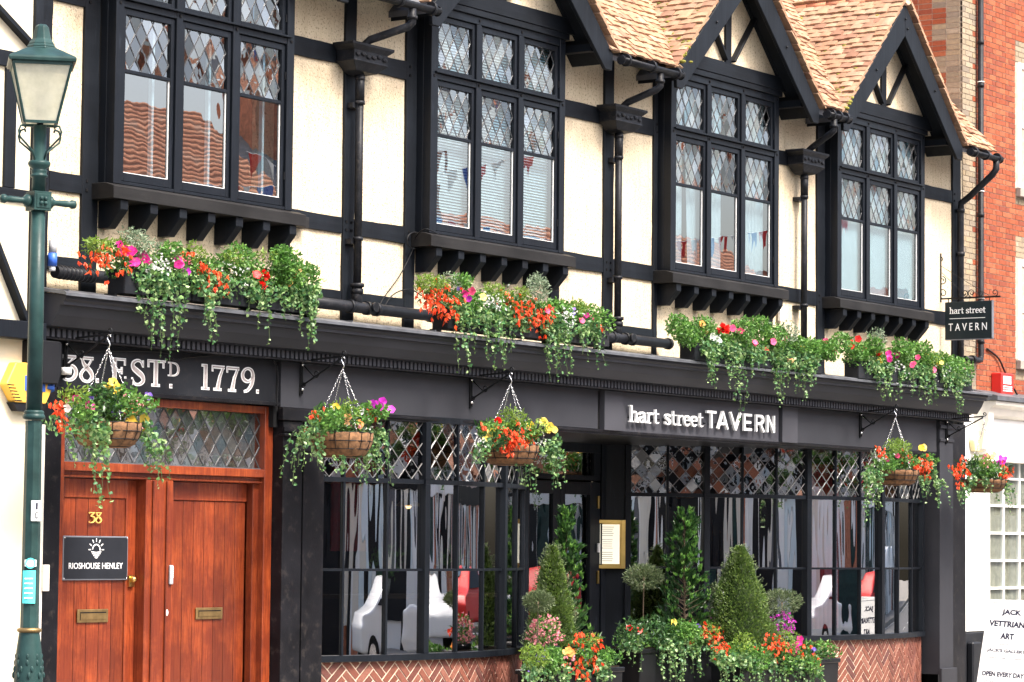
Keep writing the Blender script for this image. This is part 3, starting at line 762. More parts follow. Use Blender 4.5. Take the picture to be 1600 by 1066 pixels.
# end pilaster, door side pilaster
def pilaster(x0, x1, mat, zt=2.79, y=-.42):
    mb = MB(); mb.box(x0, x1, y, -.02, GZ + .22, zt)
    o = mb.build('pilaster', mat, TV, .004)
    mb = MB(); mb.box(x0 - .02, x1 + .02, y - .025, y - .002, zt - .10, zt - .055); mb.box(x0 - .01, x1 + .01, y - .015, y - .002, zt - .27, zt - .235); mb.build('pilaster_neck', mat, o, .003)
    mb = MB(); mb.box(x0 - .03, x1 + .03, y - .045, y - .002, GZ, GZ + .30); mb.build('plinth', mat, o, .006)
    return o
pilaster(16.255, 16.65, 'charcoal', 3.205)
box('corner_panel', 'pilaster_black', TV, 16.655, 17.48, -.20, -.02, GZ, 3.20)
o = pilaster(2.60, 2.885, 'pilaster_black', 2.66); o2 = pilaster(2.905, 3.22, 'pilaster_black', 2.66)
box('pilaster', 'pilaster_black', TV, -.60, -.35, -.40, -.02, GZ, 2.82, .004)
mb = MB(); mb.box(2.56, 3.26, -.445, -.38, 2.665, 2.78); mb.box(2.58, 3.24, -.455, -.38, 2.52, 2.545); mb.build('capital', 'pilaster_black', TV, .006)

# ------------------------------------------------------------------ red doors with leaded transom
DY = -.30
DF = MB()
DF.box(-.34, -.20, DY, -.08, GZ, 2.79); DF.box(2.48, 2.595, DY, -.08, GZ, 2.79)
DF.box(-.20, 2.48, DY, -.08, 2.72, 2.79); DF.box(-.20, 2.48, DY, -.08, 2.13, 2.205)
DF.box(-.20, 2.48, DY + .05, -.08, 2.075, 2.13)
DF.box(.88, 1.24, DY + .03, -.06, GZ, 2.075)
dfr = DF.build('door_frame', 'red_wood', TV, .005)
mb = MB(); mb.box(.955, .975, DY + .012, DY + .029, GZ, 2.07); mb.box(1.14, 1.155, DY + .012, DY + .029, GZ, 2.07); mb.box(-.20, 2.48, DY + .03, DY + .049, 2.078, 2.095)
mb.box(2.40, 2.48, DY + .07, -.08, GZ, 2.075); mb.build('frame_mould', 'red_wood', dfr, .003)
fr = Fr((0, DY + .07, 0)); leaded(fr, -.20, 2.48, 2.215, 2.72, .158, .205, dfr, 0, 'came', .03, .010, solo=True)
box('transom_pale_sheet', 'letter_grey', dfr, -.2, 2.48, DY + .125, DY + .13, 2.21, 2.715)  # added grey sheet behind the leaded panes, makes the glass read lighter
mb = MB(); mb.box(-.2, 2.48, DY + .05, DY + .09, 2.205, 2.217); mb.build('glazing_bead', 'lead', dfr)
def reddoor(x0, x1, p0, p1, npl, yl):
    mb = MB(); y1 = yl + .045
    mb.box(x0, p0, yl, y1, GZ + .02, 2.07); mb.box(p1, x1, yl, y1, GZ + .02, 2.07)
    mb.box(p0, p1, yl, y1, 1.905, 2.07); mb.box(p0, p1, yl, y1, GZ + .02, GZ + .22)
    d = mb.build('red_door', 'red_wood', TV, .004); w_ = (p1 - p0) / npl
    for k in range(npl):
        box('plank', 'red_wood', d, p0 + k * w_ + .003, p0 + (k + 1) * w_ - .003, yl + .012, y1 - .004, GZ + .222, 1.903, .004)
    box('plank_backing', 'dark_void', d, p0, p1, y1 - .003, y1, GZ + .22, 1.905)
    return d
d1 = reddoor(-.195, .875, -.045, .745, 5, -.16); d2 = reddoor(1.245, 2.395, 1.375, 2.405 - .01, 7, -.16)
def letterbox(d, x0, x1, z0, z1, y):
    mb = MB(); mb.box(x0, x1, y - .012, y, z0, z1); l = mb.build('letterbox', 'old_brass', d, .004)
    mb = MB(); e = .022
    mb.box(x0 + e * 1.6, x1 - e * 1.6, y - .018, y - .0125, z0 + e * 1.2, z1 - e * 1.6)
    mb.box(x0 + e * 1.2, x1 - e * 1.2, y - .014, y - .0122, z1 - e * 1.6, z1 - e * 1.3)
    mb.build('letterbox_flap', 'old_brass', l, .003)
    o = MB(); o.box(x0 + e * 1.4, x0 + e * 1.6, y - .0145, y - .0125, z0 + e, z1 - e); o.box(x0 + e * 1.4, x1 - e * 1.4, y - .0150, y - .0128, z1 - e * 1.55, z1 - e * 1.1); o.build('letterbox_slot', 'dark_void', l)
# letterboxes (parts of the doors) and the lock
letterbox(d1, .14, .53, .83, .945, -.155); letterbox(d2, 1.70, 2.07, .835, .94, -.155)
mb = MB(); mb.box(.775, .845, -.185, -.165, 1.135, 1.235); mb.ball((.81, -.20, 1.20), .028, 8); mb.build('door_lock', 'brass', d1, .003)
mb = MB(); mb.box(1.19, 1.235, -.295, -.272, 1.155, 1.325); kp = mb.build('entry_keypad', 'plastic_grey', dfr, .006)
mb = MB()
for i in range(6): mb.box(1.198, 1.227, -.299, -.2955, 1.215 + i * .017, 1.226 + i * .017)
mb.build('keypad_buttons', 'white_paint', kp)
mb = MB(); mb.ball((1.18, -.272, .905), .022, 8, (.8, .2, 1.3)); mb.build('paint_patch', 'paper', dfr)

# ------------------------------------------------------------------ bow windows on brick stall risers
ZS, ZB1, ZB2, ZT1, ZT2, ZH = .455, 1.265, 1.29, 2.125, 2.17, 2.735
hcount = [0]
def bow(cx, yf, Rr, a0, lw, k0, k1, thick, fallbrick, dw, dh):
    cy = yf + Rr
    def pt(k, off=0.): a = a0 + k * lw / Rr; return Vector((cx + (Rr + off) * math.sin(a), cy - (Rr + off) * math.cos(a), 0))
    # structural ring pieces: sill, transom, head; one per light, mitred
    def ring(mb, kk0, kk1, z0, z1, o0, o1):
        a, b, c, d = pt(kk0, o1), pt(kk1, o1), pt(kk1, o0), pt(kk0, o0)
        mb.hexa([(a.x, a.y, z0), (b.x, b.y, z0), (c.x, c.y, z0), (d.x, d.y, z0), (a.x, a.y, z1), (b.x, b.y, z1), (c.x, c.y, z1), (d.x, d.y, z1)])
    mb = MB()
    for k in range(k0, k1):
        for s in range(2):
            a, b = k + s * .5, k + s * .5 + .5
            ring(mb, a, b, ZH, ZH + .06, -.06, .02)
    bw = mb.build('bow_window', 'frame_paint', TV)
    for nm_, za, zb_, oa, ob in (('sill', ZS - .06, ZS, -.06, .055), ('transom', ZT1, ZT2, -.05, .012)):
        mb = MB()
        for k in range(k0 * 2, k1 * 2): ring(mb, k / 2, (k + 1) / 2, za, zb_, oa, ob)
        mb.build(nm_, 'frame_paint', bw)
    for k in range(k0, k1 + 1):
        t = .075 if k in thick else .026; dp = .035 if k in thick else .008
        p = pt(k); ang = a0 + k * lw / Rr; fr = Fr((p.x, p.y, 0), ang)
        for z0, z1 in ((ZS, ZT1), (ZT2, ZH)):
            MB().fbox(fr, -t / 2, t / 2, z0, z1, -.05, dp).build('mullion' if k in thick else 'glazing_bar', 'frame_paint', bw, .003)
        if k in thick: MB().fbox(fr, -t / 2, t / 2, ZT1, ZT2, .013, dp).build('mullion', 'frame_paint', bw)
    for k in range(k0, k1):
        a, b = pt(k), pt(k + 1); ang = math.atan2(b.y - a.y, b.x - a.x); L = (b - a).length; fr = Fr((a.x, a.y, 0), ang)
        e0 = .037 if k in thick else .013; e1 = .037 if (k + 1) in thick else .013
        MB().fbox(fr, e0, L - e1, ZB1, ZB2, -.04, .004).build('glazing_bar', 'frame_paint', bw)
        for z0, z1 in ((ZS, ZB1), (ZB2, ZT1)):
            # each hand-drawn pane bellies a little
            P = []; nu = 6; sag = U(-.006, .006); tl = U(-.006, .006)
            for j in range(2):
                for i in range(nu + 1):
                    u = e0 + (L - e0 - e1) * i / nu; s_ = math.sin(math.pi * i / nu) * sag + (i / nu - .5) * tl
                    P.append(fr.p(u, (z0, z1)[j], -.02 + s_))
            P += [tuple(Vector(q) - fr.n * .004) for q in P]
            m_ = nu + 1; Fc = [(i, i + 1, m_ + i + 1, m_ + i) for i in range(nu)] + [(2 * m_ + i, 3 * m_ + i, 3 * m_ + i + 1, 2 * m_ + i + 1) for i in range(nu)]
            MB().poly(P, Fc, True).build('pane', 'glass_bow' if z0 > 1 else 'glass_bow_low', bw, recalc=False)
        leaded(fr, e0, L - e1, ZT2, ZH, dw, dh, bw, -.02, 'came_light', .05, .0075)
    # brick riser
    mb = MB()
    for k in range(k0 * 3, k1 * 3): ring(mb, k / 3, (k + 1) / 3, GZ, ZS - .062, -.25, -.005)
    rs = mb.build('stall_riser', 'mortar_cream', TV)
    S0, S1 = k0 * lw, k1 * lw; L_, Wd, J = .212, .062, .015; md = L_ + J; wd = Wd + J
    rest_ = MB(); P2 = wd / math.sqrt(2)
    nfull = int(round(md / wd))
    # standard herringbone, laid on a 45 degree rotated grid
    cs = math.cos(math.pi / 4)
    zt, zb = ZS - .066, GZ
    def emitb(x, y, w_, h_):
        c0 = [(x, y), (x + w_, y), (x + w_, y + h_), (x, y + h_)]
        pg = [((p - q) * cs + (S0 + S1) / 2, (p + q) * cs + zt - 1.2) for p, q in c0]
        pg = clip(pg, S0, S1, zb, zt)
        if len(pg) < 3 or area(pg) < .0004: return
        mz = sum(q[1] for q in pg) / len(pg); pr = U(.0, .004)
        def fn(s_, v, t):
            p = pt(s_ / lw, t + pr); return (p.x, p.y, v)
        mbb = MB().prism(pg, fn, -.02, .0)
        if mz > fallbrick and hcount[0] < 600: hcount[0] += 1; mbb.build('brick', 'brick_herring', rs)
        else:
            rest_.prism(pg, fn, -.02, .0)
    unit = wd
    n = int((S1 - S0) / unit) + 40
    for i in range(-n, n):
        for j in range(-n, n):
            t = (i - j) % (2 * nfull)
            # herringbone rule: cells (i,j); horizontals start where t == 0, verticals where t == nfull ... 
            if t == 0: emitb(i * unit, j * unit, nfull * unit - J, Wd)
            elif t == 2 * nfull - 1: emitb(i * unit, j * unit, Wd, nfull * unit - J)
    if rest_.v: rest_.build('bricks', 'brick_herring', rs, kind='stuff')
    return bw, pt
bwL, ptL = bow(5.313, -.385, 4.371, -.454, .529, 0, 9, (0, 3, 6, 9), .12, .185, .20)
bwR, ptR = bow(14.845, -.37, 5.05, -.91, .4945, 1, 12, (1, 3, 6, 9, 12), -.02, .165, .175)

# ------------------------------------------------------------------ entrance recess
EY1 = 1.42
p9 = ptL(9); p1 = ptR(1); p0 = ptR(0)
mb = MB(); mb.box(8.0, 9.28, EY1, EY1 + .1, GZ, 2.78); mb.build('lobby_wall', 'pilaster_black', TV)
mb = MB()
for a, b in (((p9.x, p9.y), (8.02, EY1)),):
    mb.hexa([(a[0], a[1], GZ), (b[0], b[1], GZ), (b[0] - .1, b[1] + .02, GZ), (a[0] - .1, a[1] + .02, GZ), (a[0], a[1], 2.78), (b[0], b[1], 2.78), (b[0] - .1, b[1] + .02, 2.78), (a[0] - .1, a[1] + .02, 2.78)])
mb.build('lobby_wall', 'pilaster_black', TV)
def leaf(x0, x1, g0, g1):
    mb = MB(); y0, y1 = EY1 - .02, EY1 + .04; zt = 2.28; a, b = .05, 2.13
    mb.box(x0, g0, y0, y1, GZ + .02, zt); mb.box(g1, x1, y0, y1, GZ + .02, zt); mb.box(g0, g1, y0, y1, GZ + .02, a); mb.box(g0, g1, y0, y1, b, zt)
    d = mb.build('entrance_door', 'frame_paint', TV, .004)
    mb = MB(); mb.box(g0, g1, EY1 + .01, EY1 + .015, a, b); mb.build('pane', 'glass_plain', d)
    return d
el = leaf(9.30, 10.02, 9.38, 9.86); er = leaf(10.03, 10.88, 10.12, 10.66)
mb = MB(); mb.box(9.28, 10.90, EY1 - .02, EY1 + .06, 2.30, 2.36); mb.box(9.28, 10.90, EY1 - .02, EY1 + .06, 2.63, 2.78); mb.box(9.28, 9.42, EY1 - .02, EY1 + .06, 2.36, 2.63); mb.box(10.74, 10.90, EY1 - .02, EY1 + .06, 2.36, 2.63); mb.box(10.88, 10.98, EY1 - .04, EY1 + .06, GZ, 2.78)
fl = mb.build('fanlight', 'frame_paint', TV, .004); box('pane', 'glass_plain', fl, 9.42, 10.74, EY1 + .01, EY1 + .014, 2.36, 2.63)
mb = MB()
for z in (1.97, 1.08): mb.box(10.80, 10.83, EY1 - .045, EY1 - .022, z, z + .15)
mb.build('door_hinge', 'brass', er, .003)
mb = MB(); mb.box(10.80, 10.845, EY1 - .05, EY1 - .022, 1.45, 1.56); mb.build('door_bell', 'white_paint', er, .006)
# pier with two slot lights between the door and the bow
angp = math.atan2(p1.y - p0.y, p1.x - p0.x); frp = Fr((p1.x, p1.y, 0), angp)
mb = MB()
mb.fbox(frp, -.50, -.44, GZ, 2.78, -.10, 0); mb.fbox(frp, -.36, .0, GZ, 2.78, -.10, 0)
for z0, z1 in ((GZ, .30), (1.10, 1.30), (2.10, 2.22), (2.68, 2.78)): mb.fbox(frp, -.44, -.36, z0, z1, -.10, -.004)
pr = mb.build('entrance_pier', 'frame_paint', TV, .003)
mb = MB(); mb.fbox(frp, -.44, -.36, .30, 1.10, -.06, -.055); mb.fbox(frp, -.44, -.36, 1.30, 2.10, -.06, -.055); mb.fbox(frp, -.44, -.36, 2.22, 2.68, -.06, -.055)
mb.build('slot_glass', 'glass_plain', pr)

# interior of the bar: floor, back wall, ceiling and some furnishing
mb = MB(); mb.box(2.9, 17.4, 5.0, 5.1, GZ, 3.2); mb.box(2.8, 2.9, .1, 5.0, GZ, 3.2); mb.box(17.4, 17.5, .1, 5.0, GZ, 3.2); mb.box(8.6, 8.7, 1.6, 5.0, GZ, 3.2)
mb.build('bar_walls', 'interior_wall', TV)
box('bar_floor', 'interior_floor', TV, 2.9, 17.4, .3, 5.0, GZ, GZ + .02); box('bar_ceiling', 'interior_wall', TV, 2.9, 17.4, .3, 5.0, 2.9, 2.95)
mb = MB()                                                # window seat board behind the bows
for k in range(9):
    a, b, c, d = ptL(k, -.07), ptL(k + 1, -.07), ptL(k + 1, -.45), ptL(k, -.45)
    mb.hexa([(q.x, q.y, ZS - .05) for q in (a, b, c, d)] + [(q.x, q.y, ZS - .02) for q in (a, b, c, d)])
for k in range(1, 12):
    a, b, c, d = ptR(k, -.07), ptR(k + 1, -.07), ptR(k + 1, -.45), ptR(k, -.45)
    mb.hexa([(q.x, q.y, ZS - .05) for q in (a, b, c, d)] + [(q.x, q.y, ZS - .02) for q in (a, b, c, d)])
mb.build('window_board', 'interior_floor', TV)
# ------------------------------------------------------------------ lettering
def catmull(pts, k=5):
    if len(pts) < 3: return pts
    P = [pts[0]] + list(pts) + [pts[-1]]; out = []
    for i in range(1, len(P) - 2):
        for s_ in range(k):
            t = s_ / k; a, b, c, d = P[i - 1], P[i], P[i + 1], P[i + 2]
            out.append(tuple(.5 * (2 * b[j] + (c[j] - a[j]) * t + (2 * a[j] - 5 * b[j] + 4 * c[j] - d[j]) * t * t + (3 * b[j] - a[j] - 3 * c[j] + d[j]) * t ** 3) for j in range(len(b))))
    out.append(tuple(pts[-1])); return out
def ribbon(mb, fn, pts, w, n0, n1, curve=False):
    """flat stroke; pts (x, y) or (x, y, width)"""
    pts = [tuple(p) + ((w,) if len(p) == 2 else ()) for p in pts]
    if curve: pts = catmull(pts)
    L, Rr = [], []
    for i, p in enumerate(pts):
        a = pts[max(i - 1, 0)]; b = pts[min(i + 1, len(pts) - 1)]; dx, dy = b[0] - a[0], b[1] - a[1]; l = math.hypot(dx, dy) or 1
        nx, ny = -dy / l * p[2] / 2, dx / l * p[2] / 2; L.append((p[0] + nx, p[1] + ny)); Rr.append((p[0] - nx, p[1] - ny))
    n = len(pts); P = [fn(*q, n1) for q in L] + [fn(*q, n1) for q in Rr] + [fn(*q, n0) for q in L] + [fn(*q, n0) for q in Rr]
    Fc = []
    for i in range(n - 1):
        Fc += [(n + i, n + i + 1, i + 1, i), (2 * n + i, 2 * n + i + 1, 3 * n + i + 1, 3 * n + i), (i, i + 1, 2 * n + i + 1, 2 * n + i), (3 * n + i, 3 * n + i + 1, n + i + 1, n + i)]
    Fc += [(0, 2 * n, 3 * n, n), (n - 1, 2 * n - 1, 4 * n - 1, 3 * n - 1)]
    mb.poly(P, Fc)
T_, H_ = .17, .06
SLAB = {
 'h': (.60, [([(.12, 0), (.12, 1)], .13, 0), ([(-.01, .965), (.12, .965)], .07, 0), ([(-.01, .035), (.25, .035)], .07, 0), ([(.12, .46, .05), (.2, .58, .08), (.32, .63, .10), (.43, .55, .12), (.45, .40, .13), (.45, 0, .13)], .12, 1), ([(.33, .035), (.57, .035)], .07, 0)]),
 'a': (.53, [([(.07, .48, .12), (.12, .58, .09), (.24, .63, .08), (.36, .56, .12), (.38, .42, .13), (.38, .14, .13), (.42, .05, .10), (.50, .05, .06)], .12, 1), ([(.38, .37, .06), (.2, .35, .08), (.08, .24, .12), (.08, .10, .12), (.2, .03, .08), (.38, .12, .06)], .1, 1)]),
 'r': (.46, [([(.13, 0), (.13, .62)], .13, 0), ([(0, .60), (.13, .60)], .07, 0), ([(0, .035), (.27, .035)], .07, 0), ([(.13, .40, .05), (.2, .54, .08), (.32, .60, .12), (.42, .55, .12)], .1, 1)]),
 't': (.40, [([(.15, .86), (.15, .2, .13), (.18, .07, .12), (.26, .04, .08), (.36, .09, .05)], .12, 1), ([(.01, .60), (.35, .60)], .07, 0)]),
 's': (.46, [([(.38, .50, .08), (.32, .60, .08), (.2, .63, .08), (.09, .55, .11), (.1, .42, .13), (.24, .34, .14), (.36, .25, .14), (.38, .12, .11), (.28, .03, .08), (.14, .04, .08), (.06, .14, .09)], .1, 1), ([(.39, .63), (.39, .46)], .05, 0), ([(.055, .03), (.055, .2)], .05, 0)]),
 'e': (.51, [([(.06, .35), (.43, .35)], .06, 0), ([(.43, .35, .11), (.40, .53, .11), (.26, .63, .08), (.12, .55, .11), (.06, .33, .14), (.12, .11, .12), (.26, .03, .08), (.43, .14, .06)], .1, 1)]),
 ' ': (.26, []),
}
RO = {
 '3': (.52, [([(.02, .95), (.46, .95)], .09, 0), ([(.05, .98), (.05, .84)], .05, 0), ([(.42, .93), (.17, .60)], .08, 0), ([(.17, .60, .06), (.34, .58, .10), (.46, .44, .16), (.46, .24, .17), (.34, .05, .10), (.16, .01, .06), (.03, .07, .07)], .1, 1)]),
 '8': (.54, [([(.03, .95), (.50, .95)], .08, 0), ([(.08, .93, .06), (.17, .68, .14), (.40, .42, .18), (.47, .22, .15), (.38, .04, .08), (.27, .0, .06), (.14, .05, .08), (.05, .22, .13), (.12, .42, .10), (.32, .66, .06), (.45, .93, .05)], .1, 1)]),
 'E': (.58, [([(.15, 0), (.15, 1)], .20, 0), ([(0, .03), (.54, .03)], .06, 0), ([(0, .97), (.52, .97)], .06, 0), ([(.5, .97), (.5, .76)], .06, 0), ([(.52, .03), (.52, .27)], .06, 0), ([(.2, .52), (.40, .52)], .06, 0), ([(.39, .64), (.39, .40)], .06, 0)]),
 'S': (.56, [([(.44, .78, .07), (.36, .95, .07), (.22, .98, .08), (.08, .86, .14), (.09, .68, .19), (.26, .52, .21), (.43, .36, .20), (.46, .16, .15), (.32, .02, .08), (.16, .03, .07), (.06, .2, .07)], .1, 1), ([(.45, .98), (.45, .74)], .05, 0), ([(.05, .0), (.05, .26)], .05, 0)]),
 'T': (.60, [([(.29, 0), (.29, 1)], .20, 0), ([(.15, .03), (.43, .03)], .06, 0), ([(0, .97), (.58, .97)], .06, 0), ([(.02, .97), (.02, .74)], .06, 0), ([(.56, .97), (.56, .74)], .06, 0)]),
 'D': (.62, [([(.15, 0), (.15, 1)], .18, 0), ([(0, .03, .06), (.28, .03, .06), (.46, .14, .12), (.54, .38, .20), (.54, .62, .20), (.46, .86, .12), (.28, .97, .06), (0, .97, .06)], .1, 1)]),
 '1': (.34, [([(.17, 0), (.17, 1)], .19, 0), ([(.02, .03), (.32, .03)], .06, 0), ([(.02, .97), (.2, .97)], .06, 0)]),
 '7': (.56, [([(.03, .95), (.52, .95)], .09, 0), ([(.04, .97), (.04, .78)], .06, 0), ([(.47, .93, .08), (.34, .55, .13), (.25, .02, .19)], .1, 0), ([(.10, .03), (.40, .03)], .06, 0)]),
 '9': (.54, [([(.44, .62, .07), (.30, .46, .08), (.12, .52, .14), (.06, .72, .16), (.14, .92, .09), (.28, .99, .07), (.42, .90, .13), (.47, .66, .18), (.42, .34, .16), (.28, .10, .10), (.12, .02, .06)], .1, 1)]),
 '.': (.16, [([(.0, .07), (.13, .07)], .13, 0)]),
 "'": (.14, [([(.07, 1.0, .12), (.04, .76, .04)], .1, 0)]),
}
def write(s_, table, fr, u0, v0, h, n0, dep, parent, mat, width=None, name='letter', grow=0, scale_w=1, single=None, layer=0):
    adv = sum(table[c][0] for c in s_); k = (width / (adv * h)) if width else scale_w; x = u0
    for c in s_:
        if table[c][1]:
            mb = MB() if single is None else single
            for i, (pts, w_, cv) in enumerate(table[c][1]):
                q = [(p[0] * h * k + x, p[1] * h + v0) + (((p[2] + grow) * h,) if len(p) > 2 else ()) for p in pts]
                if grow > 0 and not cv and len(pts) == 2:
                    a, b = Vector(q[0][:2]), Vector(q[1][:2]); d = (b - a).normalized() * grow * h / 2; q = [tuple(a - d) + q[0][2:], tuple(b + d) + q[1][2:]]
                ribbon(mb, fr.p, q, (w_ + grow) * h, n0, n0 + dep + i * .0006 + layer, bool(cv))
            if single is None: mb.build(name, mat, parent)
        x += table[c][0] * h * k
def font(body, fr, u0, u1, v0, v1, n0, dep, parent, mat, name='lettering', bold=False):
    cu = bpy.data.curves.new('lettering_curve', 'FONT'); cu.body = body; cu.extrude = .01; cu.resolution_u = 3; cu.offset = .045 if bold else 0
    o = bpy.data.objects.new('tmp', cu); me = bpy.data.meshes.new_from_object(o)
    bpy.data.objects.remove(o)
    vs = [v.co.copy() for v in me.vertices]; xs = [v.x for v in vs]; ys = [v.y for v in vs]; a, b, c, d = min(xs), max(xs), min(ys), max(ys)
    for v in me.vertices:
        v.co = fr.p(u0 + (v.co.x - a) / (b - a) * (u1 - u0), v0 + (v.co.y - c) / (d - c) * (v1 - v0), n0 + (dep if v.co.z > 0 else 0))
    cc = Vector(fr.p((u0 + u1) / 2, (v0 + v1) / 2, n0))
    for v in me.vertices: v.co -= cc
    me.materials.clear(); me.materials.append(MATS[mat]); me.name = name
    return link(name, me, parent, cc)

# door number, fascia numerals
frf = Fr((0, -.3865, 0))
S1 = thing('painted_numerals', (1, -.39, 2.9), 'grey and white painted numerals 38. EST\'D 1779. on the black panel over the red doors', 'lettering')
def num(s_, u0, u1, v0, v1):
    write(s_, RO, frf, u0, v0, v1 - v0, .0, .0012, S1, 'letter_white', (u1 - u0), 'numeral_outline' if s_[0].isdigit() else 'letter_outline', .055)
    write(s_, RO, frf, u0, v0, v1 - v0, .0045, .0008, S1, 'letter_grey', (u1 - u0), 'numeral' if s_[0].isdigit() else 'letter', -.035)
for s_, a, b, c, d in (('3', -.345, -.165, 2.89, 3.10), ('8', -.135, .045, 2.89, 3.10), ('.', .075, .11, 2.89, 3.1), ('E', .25, .465, 2.895, 3.11), ('S', .515, .71, 2.895, 3.11), ('T', .735, .955, 2.895, 3.12), ("'", .955, .99, 3.02, 3.14), ('D', 1.0, 1.16, 2.995, 3.115), ('.', 1.03, 1.065, 2.89, 3.1),
                       ('1', 1.455, 1.57, 2.90, 3.12), ('7', 1.595, 1.785, 2.90, 3.12), ('7', 1.80, 1.99, 2.90, 3.12), ('9', 2.01, 2.205, 2.90, 3.12), ('.', 2.235, 2.27, 2.90, 3.1)):
    num(s_, a, b, c, d)
frd = Fr((0, -.16, 0))
S0_ = thing('door_number', (.34, -.16, 1.69), 'brass number 38 on the left red door above the slate plaque', 'number')
write('38', RO, frd, .255, 1.69, .092, .001, .010, S0_, 'gilt', .17, 'numeral', .0)
# plaque
PL = thing('name_plaque', (.34, -.17, 1.19), 'dark slate plaque with a rising sun and RIOSHOUSE HENLEY on the left red door', 'sign')
mb = MB(); frp_ = Fr((0, -.152, 0)); mb.fbox(frp_, -.06, .765, 1.195, 1.575, 0, .018); mb.build('plaque_edge', 'sign_edge', PL, .003)
MB().fbox(frp_, -.048, .753, 1.207, 1.563, .018, .0215).build('plaque_face', 'plaque', PL)
mb = MB()
for i in range(7):
    t = math.pi * i / 6 if i not in () else 0; c_, s_ = math.cos(t), math.sin(t); e = .078 if i else .078
    ribbon(mb, frp_.p, [(.352 + c_ * .068, 1.458 + s_ * .068), (.352 + c_ * .098, 1.458 + s_ * .098)], .0085, .0205, .0235)
ribbon(mb, frp_.p, [(.352 + .048 * math.cos(t), 1.455 + .048 * math.sin(t)) for t in [math.pi * i / 12 - .1 for i in range(13)]] + [], .010, .0205, .0237)
for k, wd_ in enumerate((.062, .052, .036, .018)): ribbon(mb, frp_.p, [(.352 - wd_, 1.440 - k * .016), (.352, 1.434 - k * .016), (.352 + wd_, 1.440 - k * .016)], .0075, .0205, .0237 + k * .0003)
mb.build('sun_emblem', 'letter_white', PL)
font('RIOSHOUSE HENLEY', frp_, .01, .695, 1.293, 1.345, .0205, .003, PL, 'letter_white')
mb = MB()
for u in (-.045, .75):
    for v in (1.21, 1.56): mb.ball(frp_.p(u, v, .02), .007, 6)
mb.build('plaque_screw', 'chrome', PL)
# fascia sign
TS = thing('tavern_sign', (10.2, -.42, 2.88), 'raised white letters hart street TAVERN on the charcoal fascia over the right bow window', 'sign')
frs = Fr((0, -.402, 0))
for s_, a, b in (('hart', 8.57, 9.19), ('street', 9.30, 10.15)): write(s_, SLAB, frs, a, 2.885, .185, .028, .028, TS, 'letter_white', b - a, 'letter', -.008)
for c_, a, b in zip('TAVERN', (10.22, 10.46, 10.74, 11.06, 11.335, 11.605), (10.43, 10.71, 11.01, 11.245, 11.545, 11.80)):
    if c_ == 'T': st_ = [([(.5, 0), (.5, 1)], 0), ([(0, .92), (1, .92)], 0)]
    elif c_ == 'A': st_ = [([(.07, 0), (.5, 1)], 0), ([(.93, 0), (.5, 1)], 0), ([(.2, .3), (.8, .3)], 0)]
    elif c_ == 'V': st_ = [([(.07, 1), (.5, 0)], 0), ([(.93, 1), (.5, 0)], 0)]
    elif c_ == 'E': st_ = [([(.12, 0), (.12, 1)], 0), ([(0.12, .08), (1, .08)], 0), ([(.12, .5), (.9, .5)], 0), ([(.12, .92), (1, .92)], 0)]
    elif c_ == 'R': st_ = [([(.12, 0), (.12, 1)], 0), ([(.12, .92), (.55, .92), (.8, .88), (.90, .72), (.8, .55), (.55, .48), (.12, .48)], 1), ([(.55, .48), (.95, 0)], 0)]
    else: st_ = [([(.1, 0), (.1, 1)], 0), ([(.9, 0), (.9, 1)], 0), ([(.12, .98), (.88, .02)], 0)]
    mb = MB()
    for i, (p_, cv) in enumerate(st_):
        ribbon(mb, frs.p, [(a + q[0] * (b - a), 2.883 + q[1] * .2) for q in p_], .029, .028, .056 + i * .0006, bool(cv))
    mb.build('letter', 'letter_white', TS)
mb = MB()
for i in range(26): mb.fbox(frs, 8.6 + i * .125, 8.612 + i * .125, 2.93, 2.942, 0, .027)
mb.build('letter_stand_off', 'iron', TS)

# hanging sign, square to the street
HS = thing('hanging_sign', (17.1, -.4, 4.3), 'dark slate hanging sign reading hart street TAVERN on a scrolled iron bracket', 'sign')
frh = Fr((17.1, -.06, 0), -math.pi / 2)                  # u runs towards the street, n faces the camera side (-X)
SX = 17.1
mb = MB(); mb.fbox(frh, .02, .70, 4.335, 4.835, -.05, .0); mb.build('sign_panel', 'sign_slate', HS, .004)
mb = MB(); mb.fbox(frh, .702, .712, 4.33, 4.84, -.055, .004); mb.fbox(frh, .02, .70, 4.322, 4.333, -.055, .004); mb.build('sign_edge', 'sign_edge', HS)
write('hart street', SLAB, frh, .09, 4.675, .088, .0, .004, HS, 'letter_white', .53, 'lettering', .0)
mb = MB(); mb.fbox(frh, .09, .61, 4.606, 4.614, 0, .003); mb.build('sign_rule', 'letter_white', HS)
font('T A V E R N', frh, .075, .635, 4.445, 4.545, .0, .004, HS, 'letter_white')
mb = MB(); mb.bar(frh.p(-.12, 4.885, -.025), frh.p(.82, 4.885, -.025), .02, .022)
for u in (.06, .66): mb.tube([frh.p(u, 4.885, -.025), frh.p(u, 4.83, -.025)], .007, 6)
def scroll(mb, c, r, turns, a0, sx=1, fn=None, th=.0065):
    pts = []
    for i in range(int(14 * turns) + 1):
        t = i / 14.; rr = r * (1 - .72 * t / turns); a = a0 + 2 * math.pi * t
        pts.append(fn(c[0] + sx * rr * math.cos(a), c[1] + rr * math.sin(a)))
    mb.tube(pts, th, 6)
f2 = lambda u, v: frh.p(u, v, -.025)
scroll(mb, (.30, 4.945), .05, 1.3, -1.57, 1, f2); scroll(mb, (.40, 4.95), .055, 1.3, -1.57, -1, f2); scroll(mb, (.52, 4.935), .045, 1.2, -1.57, 1, f2); scroll(mb, (.74, 4.94), .05, 1.2, -1.57, 1, f2)
